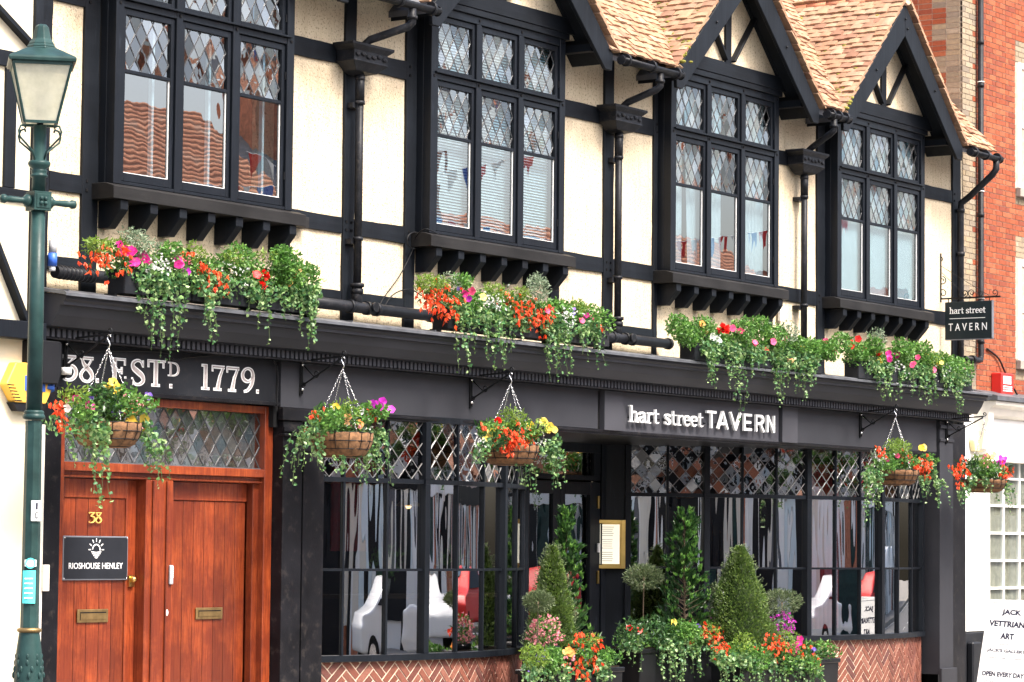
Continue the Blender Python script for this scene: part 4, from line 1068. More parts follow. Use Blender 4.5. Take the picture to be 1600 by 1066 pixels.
scroll(mb, (-.02, 4.96), .07, 1.3, -1.57, -1, f2); scroll(mb, (-.03, 5.13), .06, 1.3, 1.57, -1, f2); scroll(mb, (-.05, 5.42), .03, 1., 1.57, -1, f2)
mb.tube([f2(-.05, 5.33), f2(.66, 4.90)], .0035, 5); mb.tube([f2(-.05, 5.25), f2(.30, 4.93)], .0035, 5)
mb.bar(f2(-.055, 4.84), f2(-.055, 5.5), .02, .02, (1, 0, 0))
mb.build('sign_bracket', 'iron', HS)
# menu case on the pier
MC = thing('menu_case', frp.p(-.24, 1.27, .03), 'lit brass framed menu case on the dark pier beside the entrance door', 'menu case')
mb = MB(); mb.fbox(frp, -.47, -.04, 1.26, 1.84, .003, .10); mb.build('case_body', 'brass', MC, .004)
mb = MB()
for a, b, c, d in ((-.47, -.415, 1.26, 1.84), (-.095, -.04, 1.26, 1.84), (-.415, -.095, 1.26, 1.305), (-.415, -.095, 1.795, 1.84)): mb.fbox(frp, a, b, c, d, .101, .115)
mb.build('case_frame', 'brass', MC, .004)
MB().fbox(frp, -.400, -.110, 1.315, 1.785, .1005, .104).build('menu_sheet', 'menu_light', MC)
mb = MB(); 
for i in range(17):
    if i in (5, 11): continue
    v = 1.75 - i * .025; l_ = U(.05, .08); mb.fbox(frp, -.255 - l_, -.255 + l_, v, v + .005, .1041, .1048)
mb.build('menu_lines', 'ink_grey', MC)
ST = thing('no_smoking_sticker', frp.p(-.40, .53, 0), 'small white notice with a red ring on the slot glass below the menu case', 'notice')
MB().fbox(frp, -.437, -.363, .55, .80, -.054, -.052).build('notice', 'paper', ST)
mb = MB(); ribbon(mb, frp.p, [(-.40 + .026 * math.cos(t), .70 + .026 * math.sin(t)) for t in [i * math.pi / 6 for i in range(13)]], .007, -.0525, -.051); ribbon(mb, frp.p, [(-.418, .718), (-.382, .682)], .006, -.0525, -.0505); mb.build('ring_mark', 'alarm_red', ST)

# ------------------------------------------------------------------ plants
def rv():
    while True:
        v = Vector((U(-1, 1), U(-1, 1), U(-1, 1)))
        if .05 < v.length < 1: return v.normalized()
def leaf(mb, p, d, s_, wd_=.5, lobed=False):
    d = d.normalized(); a = d.cross(rv())
    if a.length < .05: a = d.cross(Vector((.3, .8, .5)))
    a.normalize(); nn = a.cross(d) * (s_ * U(.05, .22)); L = d * s_; A = a * (s_ * wd_ / 2)
    if lobed:
        P = [p, p + A * 1.0 + L * .12 + nn, p + A * .75 + L * .42 + nn * .6, p + A * .9 + L * .62 + nn, p + L - nn, p - A * .9 + L * .62 + nn, p - A * .75 + L * .42 + nn * .6, p - A * 1.0 + L * .12 + nn]
        mb.poly(P, [(0, 1, 2, 3, 4), (0, 4, 5, 6, 7)])
    else: mb.poly([p, p + A + L * .45 + nn, p + L - nn, p - A + L * .45 + nn], [(0, 1, 2), (0, 2, 3)])
OUT = Vector((-.15, -.6, .35))
def cloud(mb, n, fn, size, wd_=.55, bias=OUT, k=.8, lobed=False):
    for _ in range(n):
        p = fn(); leaf(mb, Vector(p), rv() + bias * k, size * U(.6, 1.25), wd_, lobed)
def ell(c, r, shell=.35):
    def f():
        d = rv(); q = (shell + (1 - shell) * R() ** .5); return (c[0] + d.x * r[0] * q, c[1] + d.y * r[1] * q, c[2] + d.z * r[2] * q)
    return f
def trail(mbl, mbs, p, L, size=.043, drift=(0, 0), dens=.025):
    p = Vector(p); pts = [p.copy()]; d = Vector((U(-.3, .3) + drift[0], U(-.5, -.1) + drift[1], -.4)); l = 0
    while l < L:
        d = (d + Vector((U(-.25, .25) + drift[0] * .1, U(-.18, .14), -.32))).normalized(); st = dens; p = p + d * st; l += st; pts.append(p.copy())
        for _ in range(2 if l < L * .6 else 1):
            if R() < .75: leaf(mbl, p + rv() * .020, rv() + Vector((-.1, -.5, -.3)), size * U(.6, 1.2) * (1 - .3 * l / L), .95, True)
    mbs.tube(pts[::2], .0022, 4, cap=False)
def petunia(r=.038):
    mb = MB(); P = [(0, 0, -.3 * r)]
    for i in range(15):
        t = 2 * math.pi * i / 15; rr = r * (1 + .10 * math.cos(5 * t)); P.append((rr * math.cos(t), rr * math.sin(t), .12 * r * math.sin(2.5 * t)))
    mb.poly(P, [(0, i + 1, (i + 1) % 15 + 1) for i in range(15)], True)
    mb.poly([(0, 0, -.9 * r)] + [(.28 * r * math.cos(t), .28 * r * math.sin(t), -.16 * r) for t in [2 * math.pi * i / 6 for i in range(6)]], [(0, (i + 1) % 6 + 1, i + 1) for i in range(6)], True)
    return mb
PET = {c: petunia().mesh('petunia', 'petal_' + c) for c in ('magenta', 'violet', 'hot', 'pink', 'white', 'yellow', 'apricot', 'red', 'purple')}
def face(o, d):
    o.rotation_euler = d.to_track_quat('Z', 'Y').to_euler()
def blossoms(parent, col, spots, name='petunia', s_=1.):
    for p in spots:
        o = link(name, PET[col], parent, p); face(o, Vector((-.75, -.65, .25)) + rv() * .45); o.scale = (s_ * U(.8, 1.15),) * 3
def bells(mb, c, spread, n, L=.06):                       # pendulous narrow petals
    for _ in range(n):
        p = Vector(c) + Vector((random.gauss(0, spread), random.gauss(0, spread * .6), random.gauss(0, spread * .8)))
        ax = (Vector((U(-.7, .7), U(-.7, .2), -1))).normalized()
        for k in range(4): leaf(mb, p, ax + rv() * .42, L * U(.7, 1.1), .36)
def rose(mb, c, r):
    for k in range(26):
        d = rv() + Vector((-.5, -.5, .2)); d.normalize(); leaf(mb, Vector(c) + d * r * .35, d + rv() * .6, r * .8, 1.1)
def sprinkle(mb, c, spread, n, s_=.016):
    for _ in range(n):
        p = Vector(c) + Vector((random.gauss(0, spread), random.gauss(0, spread * .6), random.gauss(0, spread * .7)))
        for k in range(4): leaf(mb, p, rv() + OUT * .4, s_ * U(.8, 1.3), .9)
def fin(root, **kw):
    for nm, (mb, mat) in kw.items():
        if mb.v: mb.build(nm, mat, root)

def plant_set(root, spec, y, yr=.12):
    """spec rows: (kind, px, py, spread_m, n) painted where the photo shows them, at the depth of the box"""
    mbs = {}
    def g(nm, mat): return mbs.setdefault(nm, (MB(), mat))[0]
    for row in spec:
        kind, px, py, sp, n = row[:5]; c = at(px, py, y + U(-.08, .02))
        if kind in PET: blossoms(root, kind, [c + Vector((random.gauss(0, sp), U(-.05, .02), random.gauss(0, sp * .7))) for _ in range(n)], 'viola' if kind in ('purple',) else ('begonia' if kind in ('apricot', 'red') else 'petunia'), .55 if kind == 'purple' else 1.)
        elif kind == 'orange': bells(g('orange_begonia', 'petal_orange'), c, sp, n); cloud(g('begonia_leaves', 'leaf_dark'), int(n * .8), ell(c, (sp * 1.6, .08, sp * 1.2)), .07, .3)
        elif kind == 'fuchsia': bells(g('coral_fuchsia', 'petal_pink'), c, sp, n, .04)
        elif kind == 'rose': rose(g('red_begonia', 'petal_red'), c, sp)
        elif kind == 'whites': sprinkle(g('white_lobelia', 'petal_white'), c, sp, n)
        elif kind == 'lav': sprinkle(g('blue_lobelia', 'petal_purple'), c, sp, n, .013)
        elif kind == 'lime': cloud(g('lime_foliage', 'leaf_lime'), n, ell(c, (sp, yr, sp * .6)), .045, .3)
        elif kind == 'grey': cloud(g('silver_foliage', 'leaf_grey'), n, ell(c, (sp, yr, sp * .9)), .04, .4)
        elif kind == 'mid': cloud(g('foliage', 'leaf_mid'), int(n * 1.25), ell(c, (sp, yr, sp * .7)), .047, .6)
        elif kind == 'dark': cloud(g('dark_foliage', 'leaf_dark'), n, ell(c, (sp, yr, sp * .7)), .06, .5)
        elif kind == 'ivy':                                 # px,py start; sp = length
            cloud(g('trailing_ivy', 'leaf_ivy'), 6 * n, ell(c - Vector((0, .03, .05)), (.11, .05, .10)), .043, .9, k=.6, lobed=True)
            for _ in range(max(2, round(n * .5))): trail(g('trailing_ivy', 'leaf_ivy'), g('ivy_stem', 'stem'), c + Vector((U(-.10, .10), U(-.04, .04), U(-.03, .03))), sp * U(.65, 1.1), drift=(row[5] if len(row) > 5 else 0, 0))
    for nm, (mb, mat) in mbs.items():
        if mb.v: mb.build(nm, mat, root, kind='stuff')

def flower_box(x0, x1, z0, label, spec, y=-.70):
    t = thing('flower_box', ((x0 + x1) / 2, y, z0), label, 'flower box', group='flower boxes along the cornice')
    n = max(1, round((x1 - x0) / .9)); w_ = (x1 - x0) / n
    for k in range(n):
        a, b = x0 + k * w_ + .01, x0 + (k + 1) * w_ - .02; mb = MB(); h = .21; q = .012
        mb.box(a, b, y - .10, y - .10 + q, z0, z0 + h); mb.box(a, b, y + .10 - q, y + .10, z0, z0 + h); mb.box(a, a + q, y - .10 + q, y + .10 - q, z0, z0 + h); mb.box(b - q, b, y - .10 + q, y + .10 - q, z0, z0 + h)
        mb.box(a + q, b - q, y - .10 + q, y + .10 - q, z0, z0 + .02); tr = mb.build('trough', 'black_panel', t, .004)
        box('soil', 'soil', tr, a + q, b - q, y - .085, y + .085, z0 + .14, z0 + .18)
    for k in range(n + 1): box('box_foot', 'iron', t, x0 + k * w_ - .03, x0 + k * w_ + .0, y - .02, y + .10, z0 - .10, z0)
    full = []
    for k in range(int((x1 - x0) / .16) + 1):
        c = Vector((x0 + .05 + k * .16, y, z0 + .27 + U(-.02, .03))); full.append(c)
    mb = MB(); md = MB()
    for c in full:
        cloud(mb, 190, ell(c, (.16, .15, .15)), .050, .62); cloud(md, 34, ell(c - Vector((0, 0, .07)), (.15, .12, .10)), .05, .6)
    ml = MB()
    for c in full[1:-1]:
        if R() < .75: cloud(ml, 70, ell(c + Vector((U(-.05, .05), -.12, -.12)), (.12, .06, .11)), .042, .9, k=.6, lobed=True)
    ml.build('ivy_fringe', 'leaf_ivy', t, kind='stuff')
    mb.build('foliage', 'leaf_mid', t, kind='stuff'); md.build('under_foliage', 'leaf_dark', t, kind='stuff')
    plant_set(t, spec, y - .08)
    return t
flower_box(-.05, 2.62, 3.63, 'black window box with bright magenta petunias and orange begonias over the red doors', [
    ('lime', 150, 385, .13, 240), ('lime', 178, 383, .10, 160), ('orange', 155, 402, .08, 26), ('orange', 180, 395, .07, 20), ('orange', 140, 408, .04, 8), ('orange', 190, 418, .04, 6), ('grey', 212, 380, .15, 260), ('grey', 232, 388, .10, 120), ('grey', 205, 370, .10, 120),
    ('magenta', 186, 386, .02, 1), ('magenta', 203, 392, .04, 5), ('magenta', 214, 402, .035, 4), ('magenta', 207, 411, .02, 2), ('magenta', 222, 408, .02, 2), ('magenta', 277, 412, .02, 3), ('violet', 288, 426, .02, 1), ('hot', 292, 411, .02, 2),
    ('whites', 250, 415, .07, 50), ('whites', 262, 420, .06, 40), ('white', 240, 421, .03, 2), ('mid', 265, 392, .12, 150), ('lime', 300, 398, .16, 220), ('orange', 297, 396, .03, 5), ('orange', 320, 415, .05, 14), ('orange', 333, 440, .09, 50), ('orange', 318, 436, .05, 16),
    ('mid', 370, 405, .2, 300), ('lime', 365, 402, .1, 80), ('whites', 365, 432, .09, 40), ('rose', 411, 432, .065, 1), ('rose', 409, 448, .055, 1), ('red', 398, 428, .01, 1), ('mid', 445, 410, .20, 420), ('mid', 455, 430, .16, 260), ('mid', 440, 398, .12, 150), ('lime', 413, 400, .08, 70),
    ('apricot', 464, 425, .02, 2), ('white', 456, 430, .02, 2), ('white', 468, 436, .02, 1), ('apricot', 452, 442, .02, 1), ('mid', 480, 425, .1, 130),
    ('ivy', 215, 430, .45, 6), ('ivy', 240, 440, .62, 7), ('ivy', 262, 435, .75, 6), ('ivy', 285, 440, .35, 4), ('ivy', 310, 440, .50, 6), ('ivy', 330, 455, .5, 5), ('ivy', 350, 440, .25, 4), ('ivy', 380, 440, .3, 5), ('ivy', 400, 450, .5, 4), ('ivy', 425, 450, .3, 6), ('ivy', 455, 440, .35, 8), ('ivy', 470, 450, .45, 9), ('ivy', 484, 450, .48, 8), ('ivy', 476, 462, .5, 6)])
flower_box(4.66, 7.62, 3.64, 'black window box with hanging orange begonias and white lobelia under the second bay window', [
    ('lime', 668, 445, .17, 420), ('lime', 685, 442, .1, 150), ('orange', 680, 464, .09, 50), ('orange', 700, 478, .09, 46), ('orange', 665, 462, .05, 16), ('orange', 695, 455, .05, 10), ('grey', 700, 440, .12, 120), ('mid', 720, 440, .12, 160), ('magenta', 722, 456, .02, 2), ('violet', 731, 467, .015, 1), ('purple', 716, 453, .02, 2), ('hot', 735, 453, .02, 1), ('yellow', 750, 461, .015, 1),
    ('whites', 762, 475, .09, 70), ('whites', 775, 470, .07, 40), ('lime', 772, 455, .14, 220), ('orange', 803, 482, .09, 70), ('orange', 822, 490, .10, 70), ('orange', 845, 494, .08, 50), ('orange', 790, 452, .03, 4), ('lime', 812, 460, .12, 150), ('grey', 840, 452, .16, 300), ('grey', 838, 440, .10, 120), ('hot', 853, 484, .02, 1), ('hot', 865, 486, .02, 1), ('magenta', 876, 488, .02, 2), ('whites', 884, 492, .08, 60), ('whites', 880, 510, .06, 40), ('purple', 893, 484, .03, 4), ('lime', 902, 480, .13, 220), ('mid', 870, 480, .12, 140), ('magenta', 913, 493, .02, 1), ('hot', 922, 497, .03, 2), ('hot', 905, 499, .02, 1), ('orange', 932, 506, .04, 8), ('mid', 920, 500, .12, 140),
    ('ivy', 715, 485, .62, 5), ('ivy', 727, 490, .5, 6), ('ivy', 755, 490, .45, 7), ('ivy', 775, 495, .55, 9), ('ivy', 790, 495, .4, 7), ('ivy', 815, 500, .2, 3), ('ivy', 850, 505, .5, 9), ('ivy', 865, 510, .55, 9), ('ivy', 880, 515, .5, 6), ('ivy', 905, 508, .35, 8), ('ivy', 925, 510, .42, 6, .4), ('ivy', 935, 515, .25, 4, .5)])
flower_box(9.36, 12.35, 3.60, 'black window box with one red begonia and scattered pink petunias under the third bay window', [
    ('mid', 1060, 510, .2, 420), ('mid', 1075, 525, .18, 300), ('mid', 1100, 510, .16, 220), ('apricot', 1098, 508, .02, 1), ('rose', 1130, 515, .08, 1), ('hot', 1144, 512, .015, 1), ('hot', 1152, 518, .02, 2), ('apricot', 1100, 516, .02, 1), ('white', 1112, 528, .04, 4), ('whites', 1110, 530, .06, 40), ('mid', 1160, 515, .2, 340), ('mid', 1185, 508, .15, 240),
    ('hot', 1179, 537, .015, 2), ('hot', 1206, 535, .02, 2), ('hot', 1223, 529, .015, 1), ('red', 1192, 548, .01, 1), ('hot', 1245, 541, .015, 1), ('yellow', 1248, 544, .01, 1), ('apricot', 1231, 561, .02, 1), ('mid', 1210, 525, .2, 320), ('grey', 1232, 520, .15, 240), ('mid', 1250, 540, .14, 240), ('mid', 1265, 550, .1, 150),
    ('ivy', 1100, 540, .45, 8), ('ivy', 1112, 545, .35, 6), ('ivy', 1140, 540, .5, 8), ('ivy', 1150, 545, .75, 6, .1), ('ivy', 1165, 545, .3, 4), ('ivy', 1205, 550, .5, 6), ('ivy', 1212, 555, .55, 6), ('ivy', 1230, 560, .35, 6), ('ivy', 1250, 560, .5, 9), ('ivy', 1262, 560, .48, 9), ('ivy', 1182, 550, .25, 4)])
flower_box(13.25, 16.45, 3.60, 'black window box packed with green leaves and pink petunias under the rightmost bay window', [
    ('mid', 1272, 545, .16, 260), ('mid', 1285, 548, .16, 260), ('mid', 1295, 548, .2, 300), ('hot', 1297, 550, .01, 1), ('mid', 1315, 535, .18, 260), ('hot', 1290, 531, .02, 1), ('red', 1328, 536, .03, 2), ('red', 1337, 531, .02, 1), ('mid', 1340, 550, .2, 300), ('mid', 1365, 540, .16, 260), ('grey', 1370, 530, .16, 240), ('hot', 1350, 545, .02, 1), ('rose', 1371, 551, .06, 1), ('magenta', 1388, 556, .03, 5), ('magenta', 1396, 552, .02, 2), ('yellow', 1372, 566, .03, 2), ('mid', 1410, 545, .2, 360), ('mid', 1440, 550, .2, 360), ('hot', 1431, 554, .02, 1), ('hot', 1421, 571, .02, 2), ('hot', 1454, 577, .01, 1), ('yellow', 1446, 558, .02, 1), ('white', 1480, 571, .03, 3), ('yellow', 1470, 565, .04, 3), ('hot', 1505, 577, .015, 1), ('hot', 1507, 584, .01, 1), ('mid', 1470, 565, .2, 320), ('mid', 1490, 580, .16, 260), ('lime', 1460, 560, .14, 90),
    ('whites', 1400, 575, .10, 40), ('whites', 1465, 580, .10, 40), ('ivy', 1370, 575, .35, 7), ('ivy', 1385, 575, .4, 7), ('ivy', 1405, 580, .4, 7), ('ivy', 1440, 590, .3, 6), ('ivy', 1450, 590, .35, 6), ('ivy', 1475, 590, .3, 7), ('ivy', 1493, 590, .48, 8), ('ivy', 1500, 585, .3, 5), ('ivy', 1420, 580, .3, 5)])

def bracket(x, label, y0=-.39, L=.50, z=3.165):
    t = thing('basket_bracket', (x, y0, z - .3), label, 'bracket', group='iron brackets of the hanging baskets')
    mb = MB(); mb.box(x - .014, x + .014, y0 - .02, y0 - .002, z - .26, z + .06); mb.tube([(x, y0 - .03, z - .245), (x, y0 - .03, z + .05)], .009, 6)
    mb.build('wall_plate', 'iron', t, .002)
    mb = MB(); mb.bar((x, y0 - .01, z + .065), (x, y0 - L, z + .095), .014, .018); mb.bar((x, y0 - .02, z - .17), (x, y0 - L + .01, z + .08), .012, .016)
    mb.tube([(x, y0 - .03, z + .03), (x, y0 - .16, z - .08), (x, y0 - .19, z - .09)], .007, 6)
    fb = lambda u, v: (x, y0 - u, v)
    scroll(mb, (.19, z - .06), .035, 1.2, -1.57, 1, fb); scroll(mb, (.05, z - .16), .03, 1.1, -1.57, -1, fb); scroll(mb, (L + .01, z + .125), .028, 1.1, -1.57, 1, fb)
    mb.build('bracket_arm', 'iron', t)
    mb = MB()
    for zz in (z + .03, z - .20): mb.ball((x, y0 - .028, zz), .017, 8)
    mb.build('bolt', 'chrome', t)
    return (x, y0 - L, z + .08)
def basket(hook, cpx, rim_py, bot_py, label, spec):
    h = Vector(hook); y = h.y; c = at(cpx, rim_py, y); b = at(cpx, bot_py, y); c.x = h.x; Rr = .285; H = c.z - b.z - .02
    t = thing('hanging_basket', (c.x, y, b.z), label, 'hanging basket', group='hanging baskets along the shopfront')
    prof = [(.02, 0), (.17, .004), (.225, .03), (.255, .08), (.278, .14), (Rr, H), (Rr - .02, H + .005), (Rr - .03, H - .03), (.02, H - .03)]
    mb = MB(); o_ = len(mb.v); mb.lathe((c.x, y, b.z), prof, 32)
    for i in range(len(mb.v)):                              # coir bulges between the wires
        v = Vector(mb.v[i]); dx, dy = v.x - c.x, v.y - y; r = math.hypot(dx, dy) or 1; a = math.atan2(dy, dx)
        k = 1 + .045 * abs(math.sin(a * 7)) * min(1, r / .2) + U(-.008, .008); mb.v[i] = (c.x + dx * k, y + dy * k, v.z)
    mb.build('coir_liner', 'coir', t)
    mb = MB()
    for zz, rr in ((H, .292), (H * .66, .288), (H * .34, .262), (.01, .19)): mb.tube([(c.x + rr * math.cos(2 * math.pi * i / 20), y + rr * math.sin(2 * math.pi * i / 20), b.z + zz) for i in range(21)], .0045, 5, cap=False)
    for k in range(14):
        a = 2 * math.pi * k / 14; mb.tube([(c.x + rr * math.cos(a), y + rr * math.sin(a), b.z + zz) for zz, rr in ((H, .292), (H * .66, .288), (H * .34, .262), (.05, .220), (.01, .18))], .0038, 4, cap=False)
    mb.build('wire_frame', 'iron', t)
    top = h - Vector((0, 0, .10))
    mb = MB(); pts = [h + Vector((0, 0, .015))]
    for i in range(11):
        a = -1.2 + i * .42; pts.append(h + Vector((.012 * math.sin(a * .9), -.026 * math.cos(a), -.03 - .0 * i + .028 * math.sin(-a))))
    mb.tube([h + Vector((0, -.024, -.01)), h + Vector((0, -.010, .014)), h + Vector((0, .012, .008)), h + Vector((0, .016, -.02)), h + Vector((0, -.004, -.05)), h + Vector((0, -.016, -.075)), h + Vector((0, -.004, -.10)), h + Vector((0, .014, -.085))], .0055, 6)
    mb.build('hook', 'chrome', t)
    for k in range(4):
        a = math.pi / 4 + k * math.pi / 2 + .35; e = Vector((c.x + Rr * math.cos(a), y + Rr * math.sin(a), c.z)); d = e - top; L = d.length; n = int(L / .022); mb = MB(); dn = d.normalized()
        sdv = dn.cross(Vector((0, 1, 0))).normalized(); s2 = dn.cross(sdv)
        for i in range(n):
            p = top + dn * (i * L / n); q = p + dn * (L / n * 1.15); sv = (sdv if i % 2 else s2) * .0048
            mb.tube([p - sv * .2, p - sv, q - sv, q, q + sv, p + sv, p + sv * .2], .0017, 4, cap=False)
        mb.build('chain', 'chrome', t)
    mb = MB(); md = MB()
    cc = Vector((c.x, y, c.z + .05))
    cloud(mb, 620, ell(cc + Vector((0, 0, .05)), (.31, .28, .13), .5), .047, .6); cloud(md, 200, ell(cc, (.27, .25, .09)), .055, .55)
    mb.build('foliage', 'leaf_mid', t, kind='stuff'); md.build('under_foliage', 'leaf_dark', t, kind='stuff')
    plant_set(t, spec, y - .12, .14)
    for k in range(10):
        a = U(0, 6.28)
    return t
hk = bracket(-.33, 'black iron bracket over the red doors, next to the numerals'); basket(hk, 166, 657, 700, 'hanging basket with yellow begonias in front of the leaded light over the red doors', [
    ('yellow', 170, 601, .02, 2), ('yellow', 181, 604, .03, 3), ('yellow', 200, 643, .015, 1), ('yellow', 208, 658, .03, 3), ('yellow', 220, 660, .03, 3), ('yellow', 199, 671, .02, 2), ('apricot', 216, 642, .03, 2), ('fuchsia', 218, 625, .04, 10), ('fuchsia', 190, 612, .03, 5), ('fuchsia', 188, 634, .03, 6), ('fuchsia', 222, 668, .03, 6), ('magenta', 116, 630, .02, 2), ('magenta', 139, 635, .02, 2), ('white', 101, 638, .01, 1), ('purple', 232, 619, .02, 4), ('purple', 178, 641, .03, 5), ('purple', 140, 622, .02, 2),
    ('orange', 92, 635, .04, 12), ('orange', 95, 648, .03, 6), ('orange', 98, 665, .03, 5), ('lime', 115, 618, .14, 150), ('dark', 160, 625, .2, 260), ('mid', 190, 620, .16, 160), ('mid', 125, 640, .14, 150), ('mid', 228, 632, .1, 90), ('ivy', 85, 655, .15, 3), ('ivy', 125, 655, .42, 8, -.1), ('ivy', 112, 668, .35, 5, -.1), ('ivy', 150, 655, .50, 8), ('ivy', 155, 665, .70, 7), ('ivy', 225, 665, .42, 8, .1), ('ivy', 240, 690, .40, 6, .3), ('ivy', 205, 655, .15, 3)])
hk = bracket(2.87, 'black iron bracket on the fascia right of the numerals panel'); basket(hk, 545, 674, 716, 'hanging basket with magenta petunias sticking out, before the left bow window\'s left end', [
    ('violet', 588, 632, .03, 4), ('violet', 597, 630, .02, 1), ('violet', 607, 646, .02, 1), ('violet', 580, 630, .02, 1), ('yellow', 522, 637, .02, 2), ('white', 516, 638, .02, 1), ('apricot', 545, 652, .02, 2), ('apricot', 558, 659, .03, 3), ('apricot', 540, 663, .01, 1), ('orange', 490, 645, .03, 5), ('orange', 502, 640, .03, 4), ('orange', 582, 645, .05, 14), ('fuchsia', 553, 660, .03, 6), ('red', 481, 677, .015, 1), ('whites', 572, 660, .07, 34), ('whites', 560, 643, .05, 12), ('lime', 540, 640, .14, 180), ('mid', 510, 655, .18, 260), ('mid', 590, 645, .10, 130), ('mid', 575, 640, .09, 90),
    ('ivy', 490, 662, .42, 6, -.9), ('ivy', 480, 665, .55, 6, -.9), ('ivy', 470, 672, .45, 4, -1.1), ('ivy', 490, 690, .28, 2), ('ivy', 545, 670, .35, 6), ('ivy', 558, 675, .45, 7), ('ivy', 580, 670, .45, 8, .1), ('ivy', 592, 670, .45, 6, .2), ('ivy', 525, 715, .2, 4, -.1), ('ivy', 570, 690, .5, 4)])
hk = bracket(5.62, 'black iron bracket on the fascia over the right part of the left bow window'); basket(hk, 802, 693, 728, 'hanging basket crowned with drooping orange begonias, just left of the entrance door', [
    ('orange', 800, 682, .09, 70), ('orange', 790, 690, .07, 36), ('orange', 822, 684, .06, 36), ('orange', 812, 675, .07, 30), ('rose', 778, 658, .04, 1), ('orange', 775, 668, .04, 10), ('orange', 752, 665, .03, 5), ('yellow', 846, 661, .03, 3), ('yellow', 856, 669, .03, 3), ('yellow', 760, 677, .02, 2), ('yellow', 758, 688, .02, 2), ('yellow', 826, 664, .02, 2), ('lime', 800, 655, .2, 360), ('lime', 840, 668, .14, 160), ('mid', 765, 670, .13, 160), ('dark', 770, 690, .12, 120), ('whites', 750, 695, .05, 16), ('whites', 850, 690, .06, 16),
    ('ivy', 755, 690, .25, 6, -.3), ('ivy', 740, 705, .15, 3, -.6), ('ivy', 808, 695, .35, 8), ('ivy', 818, 700, .50, 7), ('ivy', 848, 690, .32, 6, .3), ('ivy', 858, 695, .48, 8, .2), ('ivy', 865, 690, .40, 6, .5)])
hk = bracket(14.06, 'black iron bracket on the fascia right of the raised letters'); basket(hk, 1405, 733, 759, 'hanging basket with one yellow bloom on top, before the right end of the shopfront', [
    ('yellow', 1440, 700, .03, 5), ('orange', 1442, 722, .07, 46), ('orange', 1447, 738, .06, 30), ('orange', 1430, 728, .05, 16), ('orange', 1375, 703, .05, 14), ('orange', 1416, 710, .05, 16), ('magenta', 1385, 718, .02, 1), ('hot', 1402, 712, .02, 2), ('hot', 1417, 720, .01, 1), ('whites', 1375, 716, .06, 26), ('lime', 1405, 700, .18, 330), ('lime', 1395, 695, .12, 120), ('mid', 1385, 725, .15, 160), ('mid', 1420, 725, .12, 130), ('mid', 1450, 720, .12, 130), ('grey', 1372, 712, .07, 50),
    ('ivy', 1362, 730, .50, 7), ('ivy', 1354, 740, .62, 6, -.1), ('ivy', 1355, 730, .5, 5, -.2), ('ivy', 1372, 735, .3, 4), ('ivy', 1440, 745, .35, 6, .2), ('ivy', 1452, 730, .5, 8, .3), ('ivy', 1465, 750, .35, 5, .6)])
hk = bracket(16.42, 'black iron bracket on the end pilaster', -.42, .55); basket(hk, 1532, 747, 770, 'rightmost hanging basket, overlapping the white shopfront next door', [
    ('violet', 1565, 722, .04, 4), ('magenta', 1539, 715, .02, 1), ('orange', 1570, 735, .07, 50), ('orange', 1500, 730, .07, 40), ('orange', 1492, 738, .04, 16), ('orange', 1498, 752, .04, 12), ('apricot', 1547, 715, .04, 5), ('fuchsia', 1545, 718, .05, 14), ('whites', 1555, 735, .07, 34), ('whites', 1507, 718, .03, 10), ('lime', 1532, 720, .14, 260), ('dark', 1515, 730, .16, 200), ('mid', 1545, 735, .14, 160),
    ('ivy', 1515, 745, .3, 6), ('ivy', 1508, 760, .25, 4), ('ivy', 1535, 745, .25, 5), ('ivy', 1560, 745, .35, 8, .1), ('ivy', 1567, 755, .35, 6, .1), ('ivy', 1500, 770, .2, 4, -.4)])

# ------------------------------------------------------------------ plants by the entrance
def pot(root, c, r, h, z=GZ, mat='pot_black', seg=24):
    mb = MB(); mb.lathe((c[0], c[1], z), [(r * .78, 0), (r * .96, h * .9), (r, h * .93), (r, h), (r * .9, h), (r * .86, h * .9), (.02, h * .9)], seg); mb.build('pot', mat, root)
def cone_tree(px, pytop, pybot, y, rpx, label):
    top, bot = at(px, pytop, y), at(px, pybot, y); a = at(px - rpx, pybot, y); rad = (at(px + rpx, pybot, y) - a).length * .30; H = top.z - bot.z
    t = thing('box_topiary', (bot.x, y, GZ), label, 'topiary', group='clipped cone topiaries by the entrance'); pot(t, (bot.x, y), .24, bot.z - GZ - .02)
    mb = MB(); mi = MB(); c = Vector((bot.x, y, bot.z))
    def rr(h): return rad * (1 - h) ** .75 * (1 + .06 * math.sin(h * 17 + px)) + .02
    for _ in range(11000):
        h = R() ** 1.35; a_ = U(0, 6.283); q = rr(h) * (.80 + .24 * R()) * (1 + .07 * math.sin(a_ * 5 + h * 14)); d = Vector((math.cos(a_), math.sin(a_), .35))
        leaf(mb, c + Vector((q * math.cos(a_), q * math.sin(a_), h * H * 1.02)), d + rv() * .8 + Vector((0, 0, .5)), U(.022, .040), .65)
    sh = MB()
    for _ in range(420):
        h = R() ** 1.2; a_ = U(0, 6.283); q = rr(h) * U(1.0, 1.16); d = Vector((math.cos(a_), math.sin(a_), .9)); p = c + Vector((q * math.cos(a_), q * math.sin(a_), h * H * 1.03))
        for k in range(4): leaf(sh, p + d * (.012 * k), d + rv() * .7, U(.016, .028), .55)
    sh.build('stray_shoots', 'leaf_olive', t, kind='stuff')
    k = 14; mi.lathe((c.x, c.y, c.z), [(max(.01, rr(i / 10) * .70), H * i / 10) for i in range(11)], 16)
    mb.build('foliage', 'leaf_box', t, kind='stuff'); mi.build('inner_foliage', 'inner_green', t, kind='stuff'); MB().tube([(c.x, c.y, c.z - .12), (c.x, c.y, c.z + .2)], .02, 8).build('trunk', 'bark', t)
